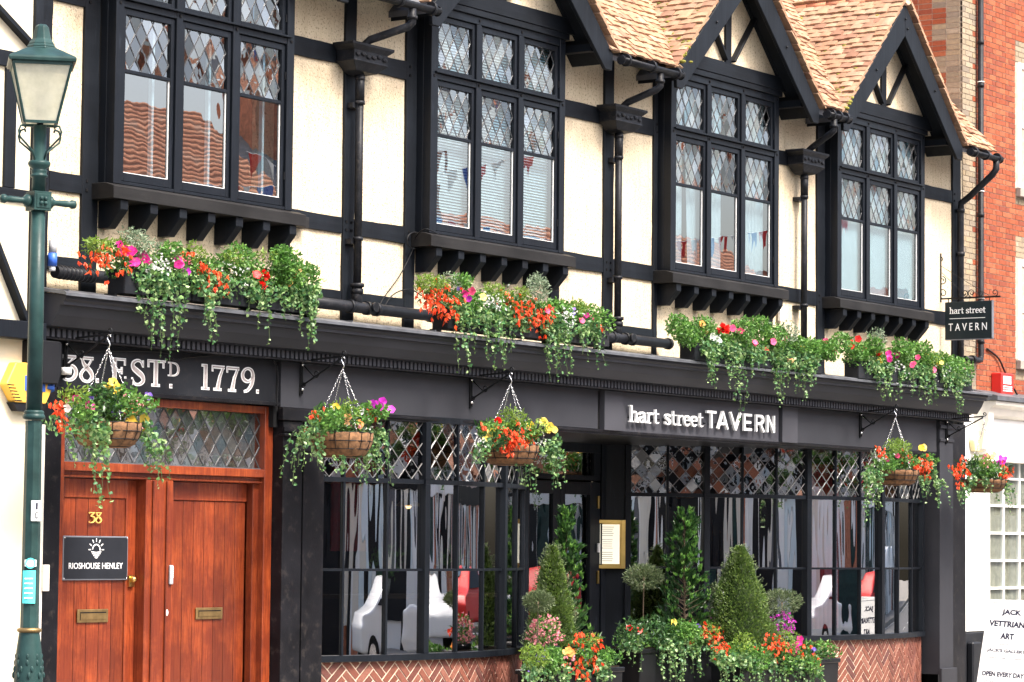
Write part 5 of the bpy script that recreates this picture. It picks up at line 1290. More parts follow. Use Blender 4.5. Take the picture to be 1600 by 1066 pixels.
def laurel(px, pytop, pybot, y, wpx, label):
    top, bot = at(px, pytop, y), at(px, pybot, y); H = top.z - bot.z; rad = (at(px + wpx, pybot, y) - at(px, pybot, y)).length * .66
    t = thing('bay_laurel', (bot.x, y, GZ), label, 'bay tree', group='loose pyramid bay trees by the entrance'); pot(t, (bot.x, y), .22, bot.z - GZ - .02)
    mb = MB(); c = Vector((bot.x, y, bot.z)); st = MB(); st.tube([(c.x, c.y, c.z - .1), (c.x + .02, c.y, c.z + H * .5), (c.x, c.y, c.z + H * .93)], [.018, .012, .005], 6)
    for i in range(110):
        h = (i + R()) / 110; r_ = rad * (1 - h * .78) * U(.35, 1.3); a_ = U(0, 6.283); e = c + Vector((r_ * math.cos(a_), r_ * math.sin(a_), h * H * .94 + .08)); b0 = c + Vector((0, 0, max(0, h * H - .10)))
        st.tube([b0, e], .004, 4, cap=False)
        for k in range(22):
            p = b0.lerp(e, U(.35, 1.0)) + rv() * .02; leaf(mb, p, rv() * .7 + (e - b0).normalized() + Vector((-.1, -.2, .5)), U(.05, .09), .36)
    mb.build('foliage', 'leaf_dark', t, kind='stuff'); tp = MB()
    for i in range(110):
        h = R(); r_ = rad * (1 - h * .82); a_ = U(2.6, 5.2); p = c + Vector((r_ * math.cos(a_), r_ * math.sin(a_), h * H * .96 + .06))
        for k in range(5): leaf(tp, p, rv() * .6 + Vector((-.2, -.2, 1)), U(.04, .07), .36)
    tp.build('young_leaves', 'leaf_mid', t, kind='stuff'); st.build('trunk', 'bark', t)
def standard(px, pyc, y, rpx, pybase, label, dark=False):
    c, b = at(px, pyc, y), at(px - 2, pybase, y); rad = (at(px + rpx, pyc, y) - c).length * .60
    t = thing('olive_standard', (b.x, y, GZ), label, 'olive tree', group='small standard olive trees by the entrance')
    pot(t, (b.x, y), .16, max(.2, b.z - GZ - .05))
    MB().tube([(b.x, y, b.z - .25), (b.x + .012, y, (b.z + c.z) / 2), (c.x, y, c.z)], .008, 6).build('trunk', 'bark', t)
    mb = MB()
    for _ in range(1500):
        d = rv(); q = .35 + .65 * R() ** .6; leaf(mb, c + Vector((d.x * rad * q, d.y * rad * q, d.z * rad * .62 * q)), d + rv() * .5 + Vector((0, 0, .35)), U(.03, .05), .22)
    mb.build('foliage', 'leaf_dark' if dark else 'leaf_olive', t, kind='stuff')
laurel(883, 795, 1000, .05, 34, 'tall loose bay tree in front of the left entrance door')
laurel(1068, 797, 1000, -.15, 42, 'tall loose bay tree in front of the right bow window')
cone_tree(862, 858, 1010, -.5, 34, 'narrower clipped box cone left of the entrance door')
cone_tree(1155, 858, 1010, -.68, 47, 'wider clipped box cone before the middle of the right bow window')
standard(841, 940, -.9, 21, 1012, 'pale olive standard left of the box cone and pale pink flowers')
standard(1006, 902, .2, 27, 985, 'dark olive standard in the shaded recess under the menu case')
standard(1222, 940, -.55, 25, 1000, 'pale olive standard to the right of the wider box cone')
def bush(px, py, y, rpx, rpy, col, label):
    c = at(px, py, y); rx = (at(px + rpx, py, y) - c).length * .6; rz = abs(at(px, py - rpy, y).z - c.z); t = thing('flowering_shrub', (c.x, y, GZ), label, 'shrub', group='pink flowering shrubs by the entrance')
    pot(t, (c.x, y), .15, max(.2, c.z - rz * .8 - GZ)); mb = MB(); ml = MB(); ms = MB()
    cloud(ml, 300, ell(c, (rx, rx * .8, rz)), .045, .4)
    for _ in range(150):
        d = rv(); p = c + Vector((d.x * rx, d.y * rx * .8, d.z * rz)) * U(.7, 1.1); 
        for k in range(5): leaf(mb, p, rv() + OUT * .5, U(.018, .03), .8)
    for _ in range(16):
        d = rv(); ms.tube([(c.x, c.y, c.z - rz * 1.2), (c.x + d.x * rx, c.y + d.y * rx * .8, c.z + d.z * rz)], .003, 4, cap=False)
    mb.build('blossom', col, t, kind='stuff'); ml.build('foliage', 'leaf_mid', t, kind='stuff'); ms.build('stems', 'bark', t, kind='stuff')
bush(852, 988, -.8, 30, 26, 'petal_pink', 'pale pink flowering shrub at the foot of the left olive standard')
bush(1221, 977, -.6, 20, 20, 'petal_violet', 'bright magenta flowering shrub beside the wider box cone')
def trough(x0, x1, y, z, label, spec):
    t = thing('planter_trough', ((x0 + x1) / 2, y, GZ), label, 'planter', group='black troughs of bedding plants by the entrance')
    mb = MB(); h = z - GZ; mb.prism([(y - .18, GZ), (y - .21, z), (y + .21, z), (y + .18, GZ)], lambda a, b, t_: (t_, a, b), x0, x1); mb.build('trough', 'pot_black', t, .01)
    mb = MB(); mb.box(x0 - .015, x1 + .015, y - .225, y + .225, z - .05, z - .001); mb.build('trough_rim', 'pot_black', t, .008)
    box('soil', 'soil', t, x0 + .03, x1 - .03, y - .18, y + .18, z, z + .012)
    mb = MB(); md = MB()
    for k in range(int((x1 - x0) / .14) + 1):
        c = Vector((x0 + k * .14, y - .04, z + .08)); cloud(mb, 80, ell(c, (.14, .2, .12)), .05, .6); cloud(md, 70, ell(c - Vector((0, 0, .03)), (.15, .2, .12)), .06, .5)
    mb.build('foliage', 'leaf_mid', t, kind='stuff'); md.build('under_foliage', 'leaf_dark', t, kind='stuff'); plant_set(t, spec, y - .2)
trough(6.0, 7.35, -.95, .28, 'black trough spilling ivy and orange begonias at the corner of the left bow window', [
    ('lime', 835, 1025, .2, 460), ('mid', 860, 1030, .18, 300), ('lav', 840, 1028, .08, 20), ('orange', 907, 1038, .10, 60), ('orange', 925, 1000, .05, 26), ('orange', 935, 1000, .04, 10), ('orange', 905, 990, .04, 10), ('orange', 900, 1012, .05, 16), ('apricot', 887, 1020, .02, 3), ('orange', 928, 1030, .03, 8), ('fuchsia', 885, 1030, .05, 10), ('lav', 912, 1018, .08, 24), ('lime', 920, 1000, .14, 130), ('mid', 905, 1020, .2, 320), ('mid', 935, 1030, .14, 200),
    ('ivy', 835, 1040, .3, 6), ('ivy', 855, 1040, .3, 8), ('ivy', 880, 1045, .3, 8), ('ivy', 905, 1048, .3, 8), ('ivy', 930, 1035, .4, 8), ('ivy', 942, 1035, .4, 6, .2), ('ivy', 820, 1040, .2, 4)])
trough(8.55, 10.4, -.42, .42, 'black trough in shade with red flowers and long ivy below the dark olive standard', [
    ('red', 980, 985, .015, 1), ('red', 997, 985, .015, 1), ('red', 1078, 1003, .02, 1), ('yellow', 1052, 972, .02, 1), ('dark', 985, 990, .25, 300), ('dark', 1020, 985, .25, 260), ('mid', 1060, 985, .18, 240), ('mid', 1080, 990, .18, 240), ('orange', 1120, 990, .05, 26), ('orange', 1115, 1000, .05, 26), ('orange', 1108, 990, .05, 16), ('purple', 1088, 978, .02, 3), ('orange', 1100, 985, .05, 10), ('lime', 1110, 985, .14, 110), ('dark', 1040, 1000, .25, 260),
    ('ivy', 985, 1000, .35, 6), ('ivy', 975, 1000, .2, 4), ('ivy', 1045, 1000, .5, 10), ('ivy', 1035, 1005, .5, 6), ('ivy', 1065, 1005, .42, 9), ('ivy', 1080, 1010, .35, 8), ('ivy', 1100, 1000, .35, 5)])
trough(9.75, 12.0, -1.0, .25, 'wide black trough of orange begonias and ivy in front of the wider box cone', [
    ('orange', 1125, 1012, .06, 26), ('orange', 1190, 1012, .06, 18), ('orange', 1215, 1010, .07, 22), ('orange', 1222, 1003, .05, 18), ('orange', 1250, 1020, .06, 16), ('orange', 1270, 1028, .05, 18), ('orange', 1200, 995, .04, 6), ('magenta', 1240, 1015, .05, 7), ('magenta', 1244, 1005, .03, 3), ('purple', 1272, 1012, .03, 4), ('lime', 1160, 1005, .2, 200), ('lime', 1230, 1000, .2, 200), ('mid', 1130, 1025, .2, 300), ('mid', 1180, 1030, .25, 400), ('mid', 1230, 1030, .25, 400), ('mid', 1265, 1035, .15, 200),
    ('ivy', 1120, 1020, .38, 8), ('ivy', 1140, 1025, .38, 9), ('ivy', 1160, 1025, .35, 9), ('ivy', 1180, 1030, .35, 10), ('ivy', 1200, 1030, .35, 9), ('ivy', 1222, 1030, .35, 10), ('ivy', 1245, 1030, .35, 9), ('ivy', 1262, 1035, .35, 9), ('ivy', 1275, 1040, .35, 6)])

# ------------------------------------------------------------------ inside the bar, seen through the glass
def pottedplant(p, h, label):
    t = thing('potted_plant', p, label, 'houseplant', group='small green plants inside the left bow window'); mb = MB(); mb.lathe(p, [(.045, 0), (.06, .16), (.05, .16), (.02, .13)], 12); mb.build('pot', 'plastic_grey', t)
    mb = MB(); c = Vector(p) + Vector((0, 0, .16 + h * .45)); cloud(mb, 260, ell(c, (.17, .17, h * .5), .1), .07, .4); mb.build('foliage', 'leaf_mid', t, kind='stuff')
for q, lb in (((5.22, .35, 1.02), 'small green potted plant inside the glass, left of the thick middle mullion'), ((6.42, .35, 1.02), 'small green potted plant inside the glass, right of the thick middle mullion')): pottedplant(q, .36, lb)
TB = thing('window_table', (5.9, .45, GZ + .02), 'dark table just inside the left bow window', 'table')
mb = MB(); mb.box(4.6, 7.2, .2, .75, .98, 1.02); mb.build('table_top', 'interior_floor', TB, .004); mb = MB()
for x in (4.7, 7.1): mb.box(x - .03, x + .03, .4, .5, GZ + .02, .98)
mb.build('table_legs', 'iron', TB)
PLM = thing('pendant_lamp', (6.35, .9, 1.95), 'small copper pendant lamp hanging inside the left bow window', 'lamp')
MB().lathe((6.35, .9, 1.93), [(.14, 0), (.10, .04), (.03, .07), (.012, .12)], 16).build('lamp_shade', 'brass', PLM); MB().ball((6.35, .9, 1.93), .03, 8).build('bulb', 'warm_bulb', PLM); MB().tube([(6.35, .9, 2.05), (6.35, .9, 2.9)], .004, 5).build('flex', 'iron', PLM)
CU = thing('red_curtain', (5.3, 1.1, .5), 'red curtain hanging inside the left bow window', 'curtain')
mb = MB(); P = []
for i in range(30): P += [(5.35 + i * .022, 1.15 + .03 * math.sin(i * 1.4), 1.45), (5.35 + i * .022, 1.15 + .03 * math.sin(i * 1.4), 2.6)]
mb.poly(P, [(2 * i, 2 * i + 2, 2 * i + 3, 2 * i + 1) for i in range(29)], True); mb.build('curtain_cloth', 'red_fabric', CU)
CU2 = thing('wine_curtain', (14.7, .9, .5), 'wine red curtain hanging inside the right bow window', 'curtain')
mb = MB(); P = []
for i in range(36): P += [(14.3 + i * .024, .5 + .03 * math.sin(i * 1.4), .5), (14.3 + i * .024, .5 + .03 * math.sin(i * 1.4), 2.6)]
mb.poly(P, [(2 * i, 2 * i + 2, 2 * i + 3, 2 * i + 1) for i in range(35)], True); mb.build('curtain_cloth', 'red_fabric', CU2)

# ------------------------------------------------------------------ street lamp
LX, LY = -7.48, -6.87
LP = thing('street_lamp', (LX, LY, GZ), 'dark green cast iron street lamp with frosted lantern and ladder bar at the left edge', 'street lamp')
mb = MB(); mb.lathe((LX, LY, GZ), [(.15, 0), (.15, .30), (.12, .34), (.10, .45), (.078, .9), (.076, 1.12), (.074, 1.20), (.066, 1.29), (.054, 1.38), (.050, 1.40)], 20)
base = mb.build('base_casting', 'lamp_green', LP)
mb = MB(); mb.lathe((LX, LY, 1.075), [(.052, -.012), (.064, -.004), (.064, .008), (.050, .014)], 20); mb.build('gilt_ring', 'old_brass', base)
mb = MB()
for k in range(8):
    a = k * math.pi / 4
    for i in range(4):
        mb.ball((LX + (.076 - i * .004) * math.cos(a + .22 * math.sin(i * 1.9)), LY + (.076 - i * .004) * math.sin(a + .22 * math.sin(i * 1.9)), .845 + i * .032), .009, 6, (1, 1, 2.0))
mb.build('leaf_relief', 'lamp_green', base)
mb = MB(); mb.lathe((LX, LY, 1.08), [(.048, 0), (.043, 1.08)], 8, smooth=False); mb.lathe((LX, LY, 2.165), [(.043, 0), (.055, .004), (.060, .014), (.055, .026), (.050, .030), (.054, .036), (.050, .046), (.040, .050)], 20)
mb.lathe((LX, LY, 2.215), [(.042, 0), (.037, 1.06)], 16); mb.build('shaft', 'lamp_green', LP)
mb = MB(); fl_ = Fr((LX, LY, 0), math.radians(-18)); mb.fbox(fl_, -.05, .05, 3.255, 3.355, -.05, .05); mb.fbox(fl_, -.038, .038, 3.268, 3.342, .0505, .054)
bb = mb.build('ladder_block', 'lamp_green', LP, .004)
mb = MB()
for t in range(4):
    a = math.pi / 4 + t * math.pi / 2; mb.ball(fl_.p(.017 * math.cos(a), 3.305 + .017 * math.sin(a), .056), .012, 6, (1, 1, 1))
mb.build('block_flower', 'lamp_green', bb)
mb = MB(); pts = [(.05, .024), (.06, .034), (.075, .034), (.085, .020), (.10, .015), (.16, .018), (.185, .016), (.195, .024), (.215, .022), (.222, .006)]
for sg in (-1, 1): mb.tube([fl_.p(sg * a, 3.305 - (.0) * a, 0) for a, r in pts], [r for a, r in pts], 12)
mb.build('ladder_bar', 'lamp_green', LP)
mb = MB(); mb.lathe((LX, LY, 3.355), [(.036, 0), (.036, .075), (.045, .08), (.045, .09), (.038, .095), (.042, .105), (.042, .115), (.036, .12), (.055, .135), (.060, .15), (.054, .162), (.036, .166), (.034, .35)], 20); mb.build('collar', 'lamp_green', LP)
mb = MB()
for k in range(4):
    a = math.radians(45 + 90 * k) + math.radians(-18 - 28); d = Vector((math.cos(a), math.sin(a), 0)); c = Vector((LX, LY, 0))
    P = [(.034, 3.52), (.05, 3.565), (.10, 3.60), (.145, 3.63), (.155, 3.66), (.14, 3.69), (.11, 3.695), (.105, 3.68)]
    mb.tube([c + d * r_ + Vector((0, 0, z)) for r_, z in P], .0055, 6)
mb.build('frog_leg_scroll', 'lamp_green', LP)
LA = math.radians(-18 - 26)
def sq(half, z, a0=LA):
    return [(LX + half * math.sqrt(2) * math.cos(a0 + math.pi / 4 + k * math.pi / 2), LY + half * math.sqrt(2) * math.sin(a0 + math.pi / 4 + k * math.pi / 2), z) for k in range(4)]
ZL0, ZL1, HB, HT = 3.715, 4.015, .082, .150
mb = MB(); b0, b1 = sq(HB, ZL0), sq(HT, ZL1)
for k in range(4): mb.bar(b0[k], b1[k], .012, .012); mb.bar(b0[k], b0[(k + 1) % 4], .016, .014); mb.bar(b1[k], b1[(k + 1) % 4], .016, .018)
ln_ = mb.build('lantern_frame', 'lamp_green', LP)
for k in range(4):
    q = [Vector(b0[k]), Vector(b0[(k + 1) % 4]), Vector(b1[(k + 1) % 4]), Vector(b1[k])]; cc = sum(q, Vector()) / 4; n_ = ((q[1] - q[0]).cross(q[3] - q[0])).normalized() * .003
    q = [cc + (v - cc) * .95 for v in q]; MB().hexa([v - n_ for v in q] + [v + n_ for v in q]).build('lantern_glass', 'frosted_glass', ln_)
mb = MB(); r0, r1, r2, r3 = sq(.172, 4.022), sq(.175, 4.040), sq(.168, 4.050), sq(.075, 4.105)
P = r0 + r1 + r2 + r3; Fc = [(3, 2, 1, 0), (12, 13, 14, 15)] + [(4 * i + j, 4 * i + (j + 1) % 4, 4 * i + 4 + (j + 1) % 4, 4 * i + 4 + j) for i in range(3) for j in range(4)]
mb.poly(P, Fc); mb.build('lantern_roof', 'lamp_green', LP, .003)
mb = MB(); mb.lathe((LX, LY, 4.10), [(.085, -.01), (.085, .008), (.078, .012), (.080, .020), (.070, .028), (.070, .036), (.052, .06), (.042, .10), (.036, .125), (.024, .138)], 8, smooth=False, rot=.2); mb.build('lantern_ventilator', 'lamp_green', LP, .002)
MB().tube([(LX, LY, 3.70), (LX, LY, 3.86)], .018, 8).build('lamp_holder', 'iron', ln_)
# things on the lamp
fg = Fr((LX, LY, 0), math.atan2(-(CAM.x - LX), (CAM.y - LY)) * -1 + 0)
dv = (Vector((CAM.x, CAM.y, 0)) - Vector((LX, LY, 0))).normalized(); ang = math.atan2(dv.x, -dv.y); fg = Fr((LX, LY, 0), ang)
def stick(name, label, mat, u0, u1, v0, v1, n0=.047):
    t = thing(name, fg.p((u0 + u1) / 2, v0, n0), label, 'notice'); mb = MB(); k = 6; P = []
    for i in range(k + 1):
        u = u0 + (u1 - u0) * i / k; a_ = max(.2, n0 ** 2 - (u * .8) ** 2) if False else n0 - u * u * 9; P += [fg.p(u, v0, a_), fg.p(u, v1, a_), fg.p(u, v0, a_ - .003), fg.p(u, v1, a_ - .003)]
    mb.poly(P, [(4 * i, 4 * i + 4, 4 * i + 5, 4 * i + 1) for i in range(k)] + [(4 * i + 3, 4 * i + 7, 4 * i + 6, 4 * i + 2) for i in range(k)]); mb.build('sheet', mat, t); return t
t = stick('lamp_number_plate', 'white plate numbered 1 0 on the green lamp shaft', 'paper', -.004, .046, 1.64, 1.745, .052)
font('1', fg, .020, .030, 1.70, 1.735, .052, .002, t, 'ink'); font('0', fg, .016, .034, 1.652, 1.688, .052, .002, t, 'ink')
t = stick('cyan_poster', 'small cyan notice stuck on the lamp shaft below a round sticker', 'sticker_cyan', -.040, .026, 1.215, 1.385, .053)
mb = MB()
for i in range(5): mb.fbox(fg, -.03, .012, 1.24 + i * .025, 1.246 + i * .025, .0535, .0545)
mb.build('print', 'paper', t)
t = stick('round_sticker', 'round white and cyan sticker on the lamp shaft above the cyan notice', 'paper', -.032, .028, 1.405, 1.44, .054)
MB().lathe((0, 0, 0), [(.001, 0)], 3) 
mb = MB(); ribbon(mb, fg.p, [(-.002 + .024 * math.cos(i * math.pi / 8), 1.422 + .024 * math.sin(i * math.pi / 8)) for i in range(17)], .007, .0545, .0555); mb.build('ring', 'sticker_cyan', t)
t = thing('conduit_strip', fg.p(.05, 1.1, 0), 'pale plastic cable conduit running up behind the lamp shaft', 'conduit'); mb = MB(); q = at(64, 870, -.43)
mb.box(q.x - .02, q.x + .02, -.43, -.405, GZ, 2.5); mb.build('trunking', 'cream_shop', t)
q0 = at(69, 905, -.43); MB().box(q0.x - .035, q0.x + .035, -.46, -.432, q0.z - .1, q0.z + .12).build('socket_box', 'cream_shop', t, .004)

# ------------------------------------------------------------------ neighbour on the left
NL = thing('cream_house', (-4.5, 0, GZ), 'smooth cream rendered house with dark oak braces at the far left', 'building')
LYP = -.45
def lp(px, py): return at(px, py, LYP)
xc_ = lp(54, 450).x
mb = MB(); mb.box(-12, xc_, LYP, 6, GZ, 9); mb.build('wall', 'smooth_render', NL)
def lbar(n_, a, b, w_): MB().bar(lp(*a) + Vector((0, -.015, 0)), lp(*b) + Vector((0, -.015, 0)), .045, w_, (0, 1, 0)).build(n_, 'timber_v', NL, .004)
z0_, z1_ = lp(25, 531).z, lp(25, 503).z; box('jetty_beam', 'frame_paint', NL, -12, xc_ + .01, LYP - .14, LYP - .005, z0_, z1_, .006)
lbar('brace', (-22, -2), (49, 76), .11); lbar('brace', (-20, 360), (36, 505), .12)
for pa, pb in (((12, 80), (12, 105)), ((25, 296), (25, 315))): box('rail', 'timber_h', NL, -12, xc_, LYP - .03, LYP - .001, lp(*pb).z, lp(*pa).z, .004)
box('stud', 'timber_v', NL, lp(5, 200).x, lp(22, 200).x, LYP - .028, LYP - .001, lp(14, 294).z, lp(14, 107).z, .004)
box('corner_post', 'timber_v', NL, lp(48, 200).x, xc_ + .005, LYP - .035, .0, lp(50, 500).z, 9, .004)
for x in (-3.4, -5.6, -8.2): box('stud', 'timber_v', NL, x, x + .14, LYP - .028, LYP - .001, 3.37, 9, .004)
AL = thing('alarm_box', (-.9, LYP, 2.65), 'yellow hexagonal alarm box with a blue ADT panel, behind the lamp post', 'alarm box')
# hexagonal bell box
fa = Fr((0, -.0, 0)); hexa_ = [(-.81, 2.845), (-.70, 3.03), (-.34, 3.03), (-.25, 2.86), (-.34, 2.70), (-.70, 2.70)]
q_ = at(5, 600, LYP - .05); OX = q_.x + .81; OZ = q_.z - 2.845
mb = MB(); mb.prism(hexa_, lambda u, v, t: (u + OX, LYP - t, v + OZ), .0, .09); body = mb.build('box_body', 'plastic_yellow', AL, .008)
mb = MB(); mb.box(OX - .60, OX - .36, LYP - .096, LYP - .091, OZ + 2.80, OZ + 2.925); mb.build('blue_panel', 'plastic_blue', AL)
font('ADT', Fr((OX, LYP - .095, OZ)), -.585, -.375, 2.83, 2.895, .0, .003, AL, 'letter_white')
mb = MB()
for i in range(6): mb.box(OX - .80 + i * .018, OX - .72 + i * .018, LYP - .0915, LYP - .06, OZ + 2.835 - i * .025, OZ + 2.845 - i * .025)
mb.build('louvre', 'soil', AL)
mb = MB(); mb.prism([(-.72, 2.70), (-.66, 2.63), (-.36, 2.63), (-.32, 2.70)], lambda u, v, t: (u + OX, LYP - t, v + OZ), .0, .075); mb.build('strobe', 'plastic_black', AL)
DB = thing('outdoor_speaker', (-.57, -.5, 2.78), 'black box speaker at the left end of the fascia behind the lamp post', 'speaker')
fsp = Fr((-.60, -.46, 0), 0); mb = MB(); mb.prism([(-.30, 3.19), (.0, 3.19), (.02, 3.17), (.02, 2.92), (-.02, 2.83), (-.24, 2.83), (-.30, 2.9)], lambda u, v, t: fsp.p(u, v, t), -.06, .14); mb.build('speaker_body', 'plastic_black', DB, .01)
mb = MB(); mb.tube([fsp.p(-.04, 2.83, .05), fsp.p(-.05, 2.78, .06)], .05, 10); mb.build('lamp_lens', 'plastic_blue', DB)
FLD = thing('small_floodlight', (.16, -.55, 2.86), 'small black floodlight behind the chains of the yellow flowered basket', 'floodlight')
mb = MB(); a = at(192, 605, -.6); mb.box(a.x - .05, a.x + .06, -.66, -.58, a.z - .07, a.z + .07); mb.build('lamp_body', 'plastic_black', FLD, .006)
mb = MB(); mb.tube([(a.x, -.58, a.z), (a.x, -.39, a.z + .03)], .014, 8); mb.build('arm', 'iron', FLD)
CT = thing('camera_dome', (-.35, -.5, 2.9), 'small white sensor on the fascia between the black speaker and the numeral 3', 'sensor')
a = at(104, 580, -.45); MB().tube([(a.x, -.45, a.z - .03), (a.x, -.45, a.z + .03)], .045, 12).build('sensor_body', 'white_paint', CT); MB().tube([(a.x, -.39, a.z), (a.x, -.45, a.z)], .012, 6).build('sensor_arm', 'iron', CT)

# cables
def cable(label, pts, r=.006, mat='iron'):
    t = thing('cable', pts[0], label, 'cable'); MB().tube(catmull([tuple(p) for p in pts], 6), r, 6).build('cable_run', mat, t); return t
cable('black cable dropping from the second bay sill past a coil to the soil pipe', [at(685, 366, -.30), at(665, 358, -.28), at(650, 370, -.1), at(645, 390, -.06), at(625, 430, -.05), at(600, 465, -.08), at(590, 485, -.2)])
pc = [at(648 + 12 * math.cos(a), 376 + 13 * math.sin(a), -.08) for a in [i * math.pi / 6 for i in range(14)]]; cable('coiled black cable hanging on the post left of the second bay', pc, .007)
cable('thin black cable looping along the wall foot near the second flower box', [at(600, 480, -.1), at(615, 460, -.06), at(640, 452, -.06), at(660, 462, -.06), at(690, 468, -.1)], .006)
cable('black cable sagging under the dentils over the numerals', [at(100, 548, -.42), at(250, 550, -.42), at(272, 562, -.42), at(300, 558, -.42), at(400, 552, -.42), at(428, 565, -.41), at(434, 590, -.41), at(432, 635, -.41)], .008)
JB = thing('junction_box', (12.45, -.05, 4.1), 'small white junction box under the right end of the third bay sill', 'box'); a = at(1219, 492, -.03); box('box_body', 'white_paint', JB, a.x - .06, a.x + .06, -.07, -.031, a.z - .08, a.z + .09, .004)
WB = thing('blue_connector', at(82, 402, -.2), 'blue and white weatherproof plug hanging behind the lamp post', 'plug'); a = at(82, 405, -.25)
MB().tube([a + Vector((0, 0, .16)), a + Vector((0, 0, .05))], .035, 10).build('plug_top', 'plastic_grey', WB); MB().tube([a + Vector((0, 0, .05)), a + Vector((0, 0, -.06))], .04, 10).build('plug_body', 'plastic_blue', WB); MB().tube([a + Vector((0, 0, -.06)), a + Vector((0, 0, -.10))], .028, 10).build('plug_end', 'white_paint', WB)

# ------------------------------------------------------------------ neighbours on the right
NB = thing('brick_house', (20, 0, GZ), 'orange brick house with pale brick quoins and a white shopfront at the right edge', 'building')
BX = 17.80
mb = MB(); mb.box(BX + .004, 26, .005, 8, GZ, 13)
cw = mb.build('wall', 'mortar_dark', NB)
nb = [0]; red_rest = MB(); st_rest = MB()
CH, BW, HW = .0755, .216, .105
def quoin_w(row): return .335 if (row // 3) % 2 else .225
WIN = [(19.60, 20.9, 6.65, 8.45), (19.60, 20.9, 4.20, 5.62)]
row = 0; z = 3.55
while z < 9.6:
    x = BX; first = True; k = row % 2; xq = BX + quoin_w(row)
    while x < 20.2:
        wb = HW if k % 2 == (row % 2) and not first else BW
        if first: wb = HW if row % 2 else BW
        x2 = min(x + wb, 20.2); inwin = any(x2 > a and x < b and c - .03 < z < d for a, b, c, d in WIN)
        jq = 19.42 if (row // 3) % 2 else 19.50
        stock = x < xq or (x > jq and any(c - .3 < z < d + .3 for a, b, c, d in WIN))
        if not inwin:
            pr = U(0, .004); a, b = x + .004, x2 - .006
            if stock: mbx, mt = st_rest, 'brick_stock'
            else: mbx, mt = red_rest, 'brick_red'
            if nb[0] < 300 and z < 8.75 and (x < 19.6) and z > 6.2: nb[0] += 1; MB().box(a, b, -.001 - pr, .03, z, z + .065).build('brick', mt, cw)
            else: mbx.box(a, b, -.001 - pr, .03, z, z + .065)
        x = x2; k += 1; first = False
    # return wall seen over the tavern roof
    y = .03; k = row
    if z > 6.8:
        while y < 3.2:
            wb = BW if k % 2 else HW * 2; y2 = y + wb; stock = y < quoin_w(row + 3) 
            (st_rest if stock else red_rest).box(BX - U(0, .004), BX + .03, y + .004, y2 - .006, z, z + .065); y = y2; k += 1
    z += CH; row += 1
red_rest.build('bricks', 'brick_red', cw, kind='stuff'); st_rest.build('quoin_bricks', 'brick_stock', cw, kind='stuff')
for a, b, c, d in WIN:
    mb = MB(); mb.box(a, a + .09, -.015, .05, c, d); mb.box(b - .09, b, -.015, .05, c, d); mb.box(a + .09, b - .09, -.015, .05, d - .08, d); mb.box(a + .09, b - .09, -.015, .05, c, c + .08); mb.box(a + .09, b - .09, -.012, .05, (c + d) / 2 - .03, (c + d) / 2 + .03)
    wn = mb.build('sash_window', 'white_paint', NB, .004); box('pane', 'glass_far', wn, a + .09, b - .09, .015, .019, c + .08, d - .08); box('window_blind', 'curtain', wn, a + .09, b - .09, .05, .055, c + .08, d - .08)
    box('stone_sill', 'stone', NB, a - .08, b + .08, -.08, -.006, c - .13, c - .001, .006)
mb = MB(); mb.tube([(18.24, -.07, 11), (18.24, -.07, 4.18), (18.20, -.08, 4.12), (18.10, -.10, 4.11), (17.66, -.10, 4.11)], .040, 14)
for z in (8.55, 7.95, 6.5, 6.15, 4.95, 4.4): mb.tube([(18.24, -.07, z), (18.24, -.07, z - .05)], .048, 14)
mb.tube([(17.95, -.10, 4.11), (17.87, -.10, 4.11)], .060, 14); mb.build('downpipe', 'iron_pipe', NB)
for z in (7.98, 6.46, 4.98): MB().tube([(18.24, -.07, z), (18.24, -.07, z - .012)], .0485, 14).build('pipe_band', 'white_paint', NB)
# shopfront
WH = []
box('shop_wall', 'house_white', NB, 17.645, 18.53, -.06, -.0, .42, 3.56); box('shop_base', 'black_panel', NB, 17.66, 26, -.10, -.0, GZ, .405, .01)
box('shop_base', 'black_panel', NB, 17.72, 18.0, -.2, -.101, GZ, .28, .02)
mb = MB(); mb.prism([(-.42, 3.56), (-.42, 3.62), (-.01, 3.72), (-.01, 3.56)], lambda a, b, t: (t, a, b), 18.02, 26); mb.build('shop_lead', 'lead', NB)
mb = MB(); mb.prism([(-.38, 3.555), (-.38, 3.50), (-.30, 3.46), (-.26, 3.36), (-.20, 3.33), (-.01, 3.33), (-.01, 3.555)], lambda a, b, t: (t, a, b), 18.06, 26); mb.build('shop_cornice', 'cream_shop', NB, .004)
box('shop_fascia', 'house_white', NB, 18.22, 26, -.17, -.061, 2.80, 3.328, .003); box('shop_fascia_bead', 'cream_shop', NB, 18.16, 26, -.20, -.061, 2.735, 2.797, .005)
mb = MB(); mb.prism([(-.06, 3.40), (-.28, 3.40), (-.28, 3.30), (-.22, 3.15), (-.18, 2.9), (-.06, 2.83)], lambda a, b, t: (t, a, b), 18.04, 18.20); mb.build('console_bracket', 'cream_shop', NB, .004)
frw = Fr((18.50, -.03, 0)); mb = MB(); cols = [0, .52, 1.04, 1.56, 2.08, 2.6]; rows = [.42, .98, 1.36, 1.74, 2.12, 2.50, 2.735]
mb.fbox(frw, 0, .06, .42, 2.735, -.05, .02)
for u in cols[1:]: mb.fbox(frw, u, u + .035, .42, 2.735, -.05, .012)
for i, v in enumerate(rows[:-1]):
    for j in range(5): mb.fbox(frw, cols[j] + (.06 if j == 0 else .035), cols[j + 1], v, v + .032, -.05, .010)
sw = mb.build('shop_window', 'white_paint', NB)
for i in range(6):
    for j in range(4): MB().fbox(frw, cols[j] + (.06 if j == 0 else .035), cols[j + 1], rows[i] + .032, rows[i + 1], -.02, -.016).build('pane', 'glass_far', sw)
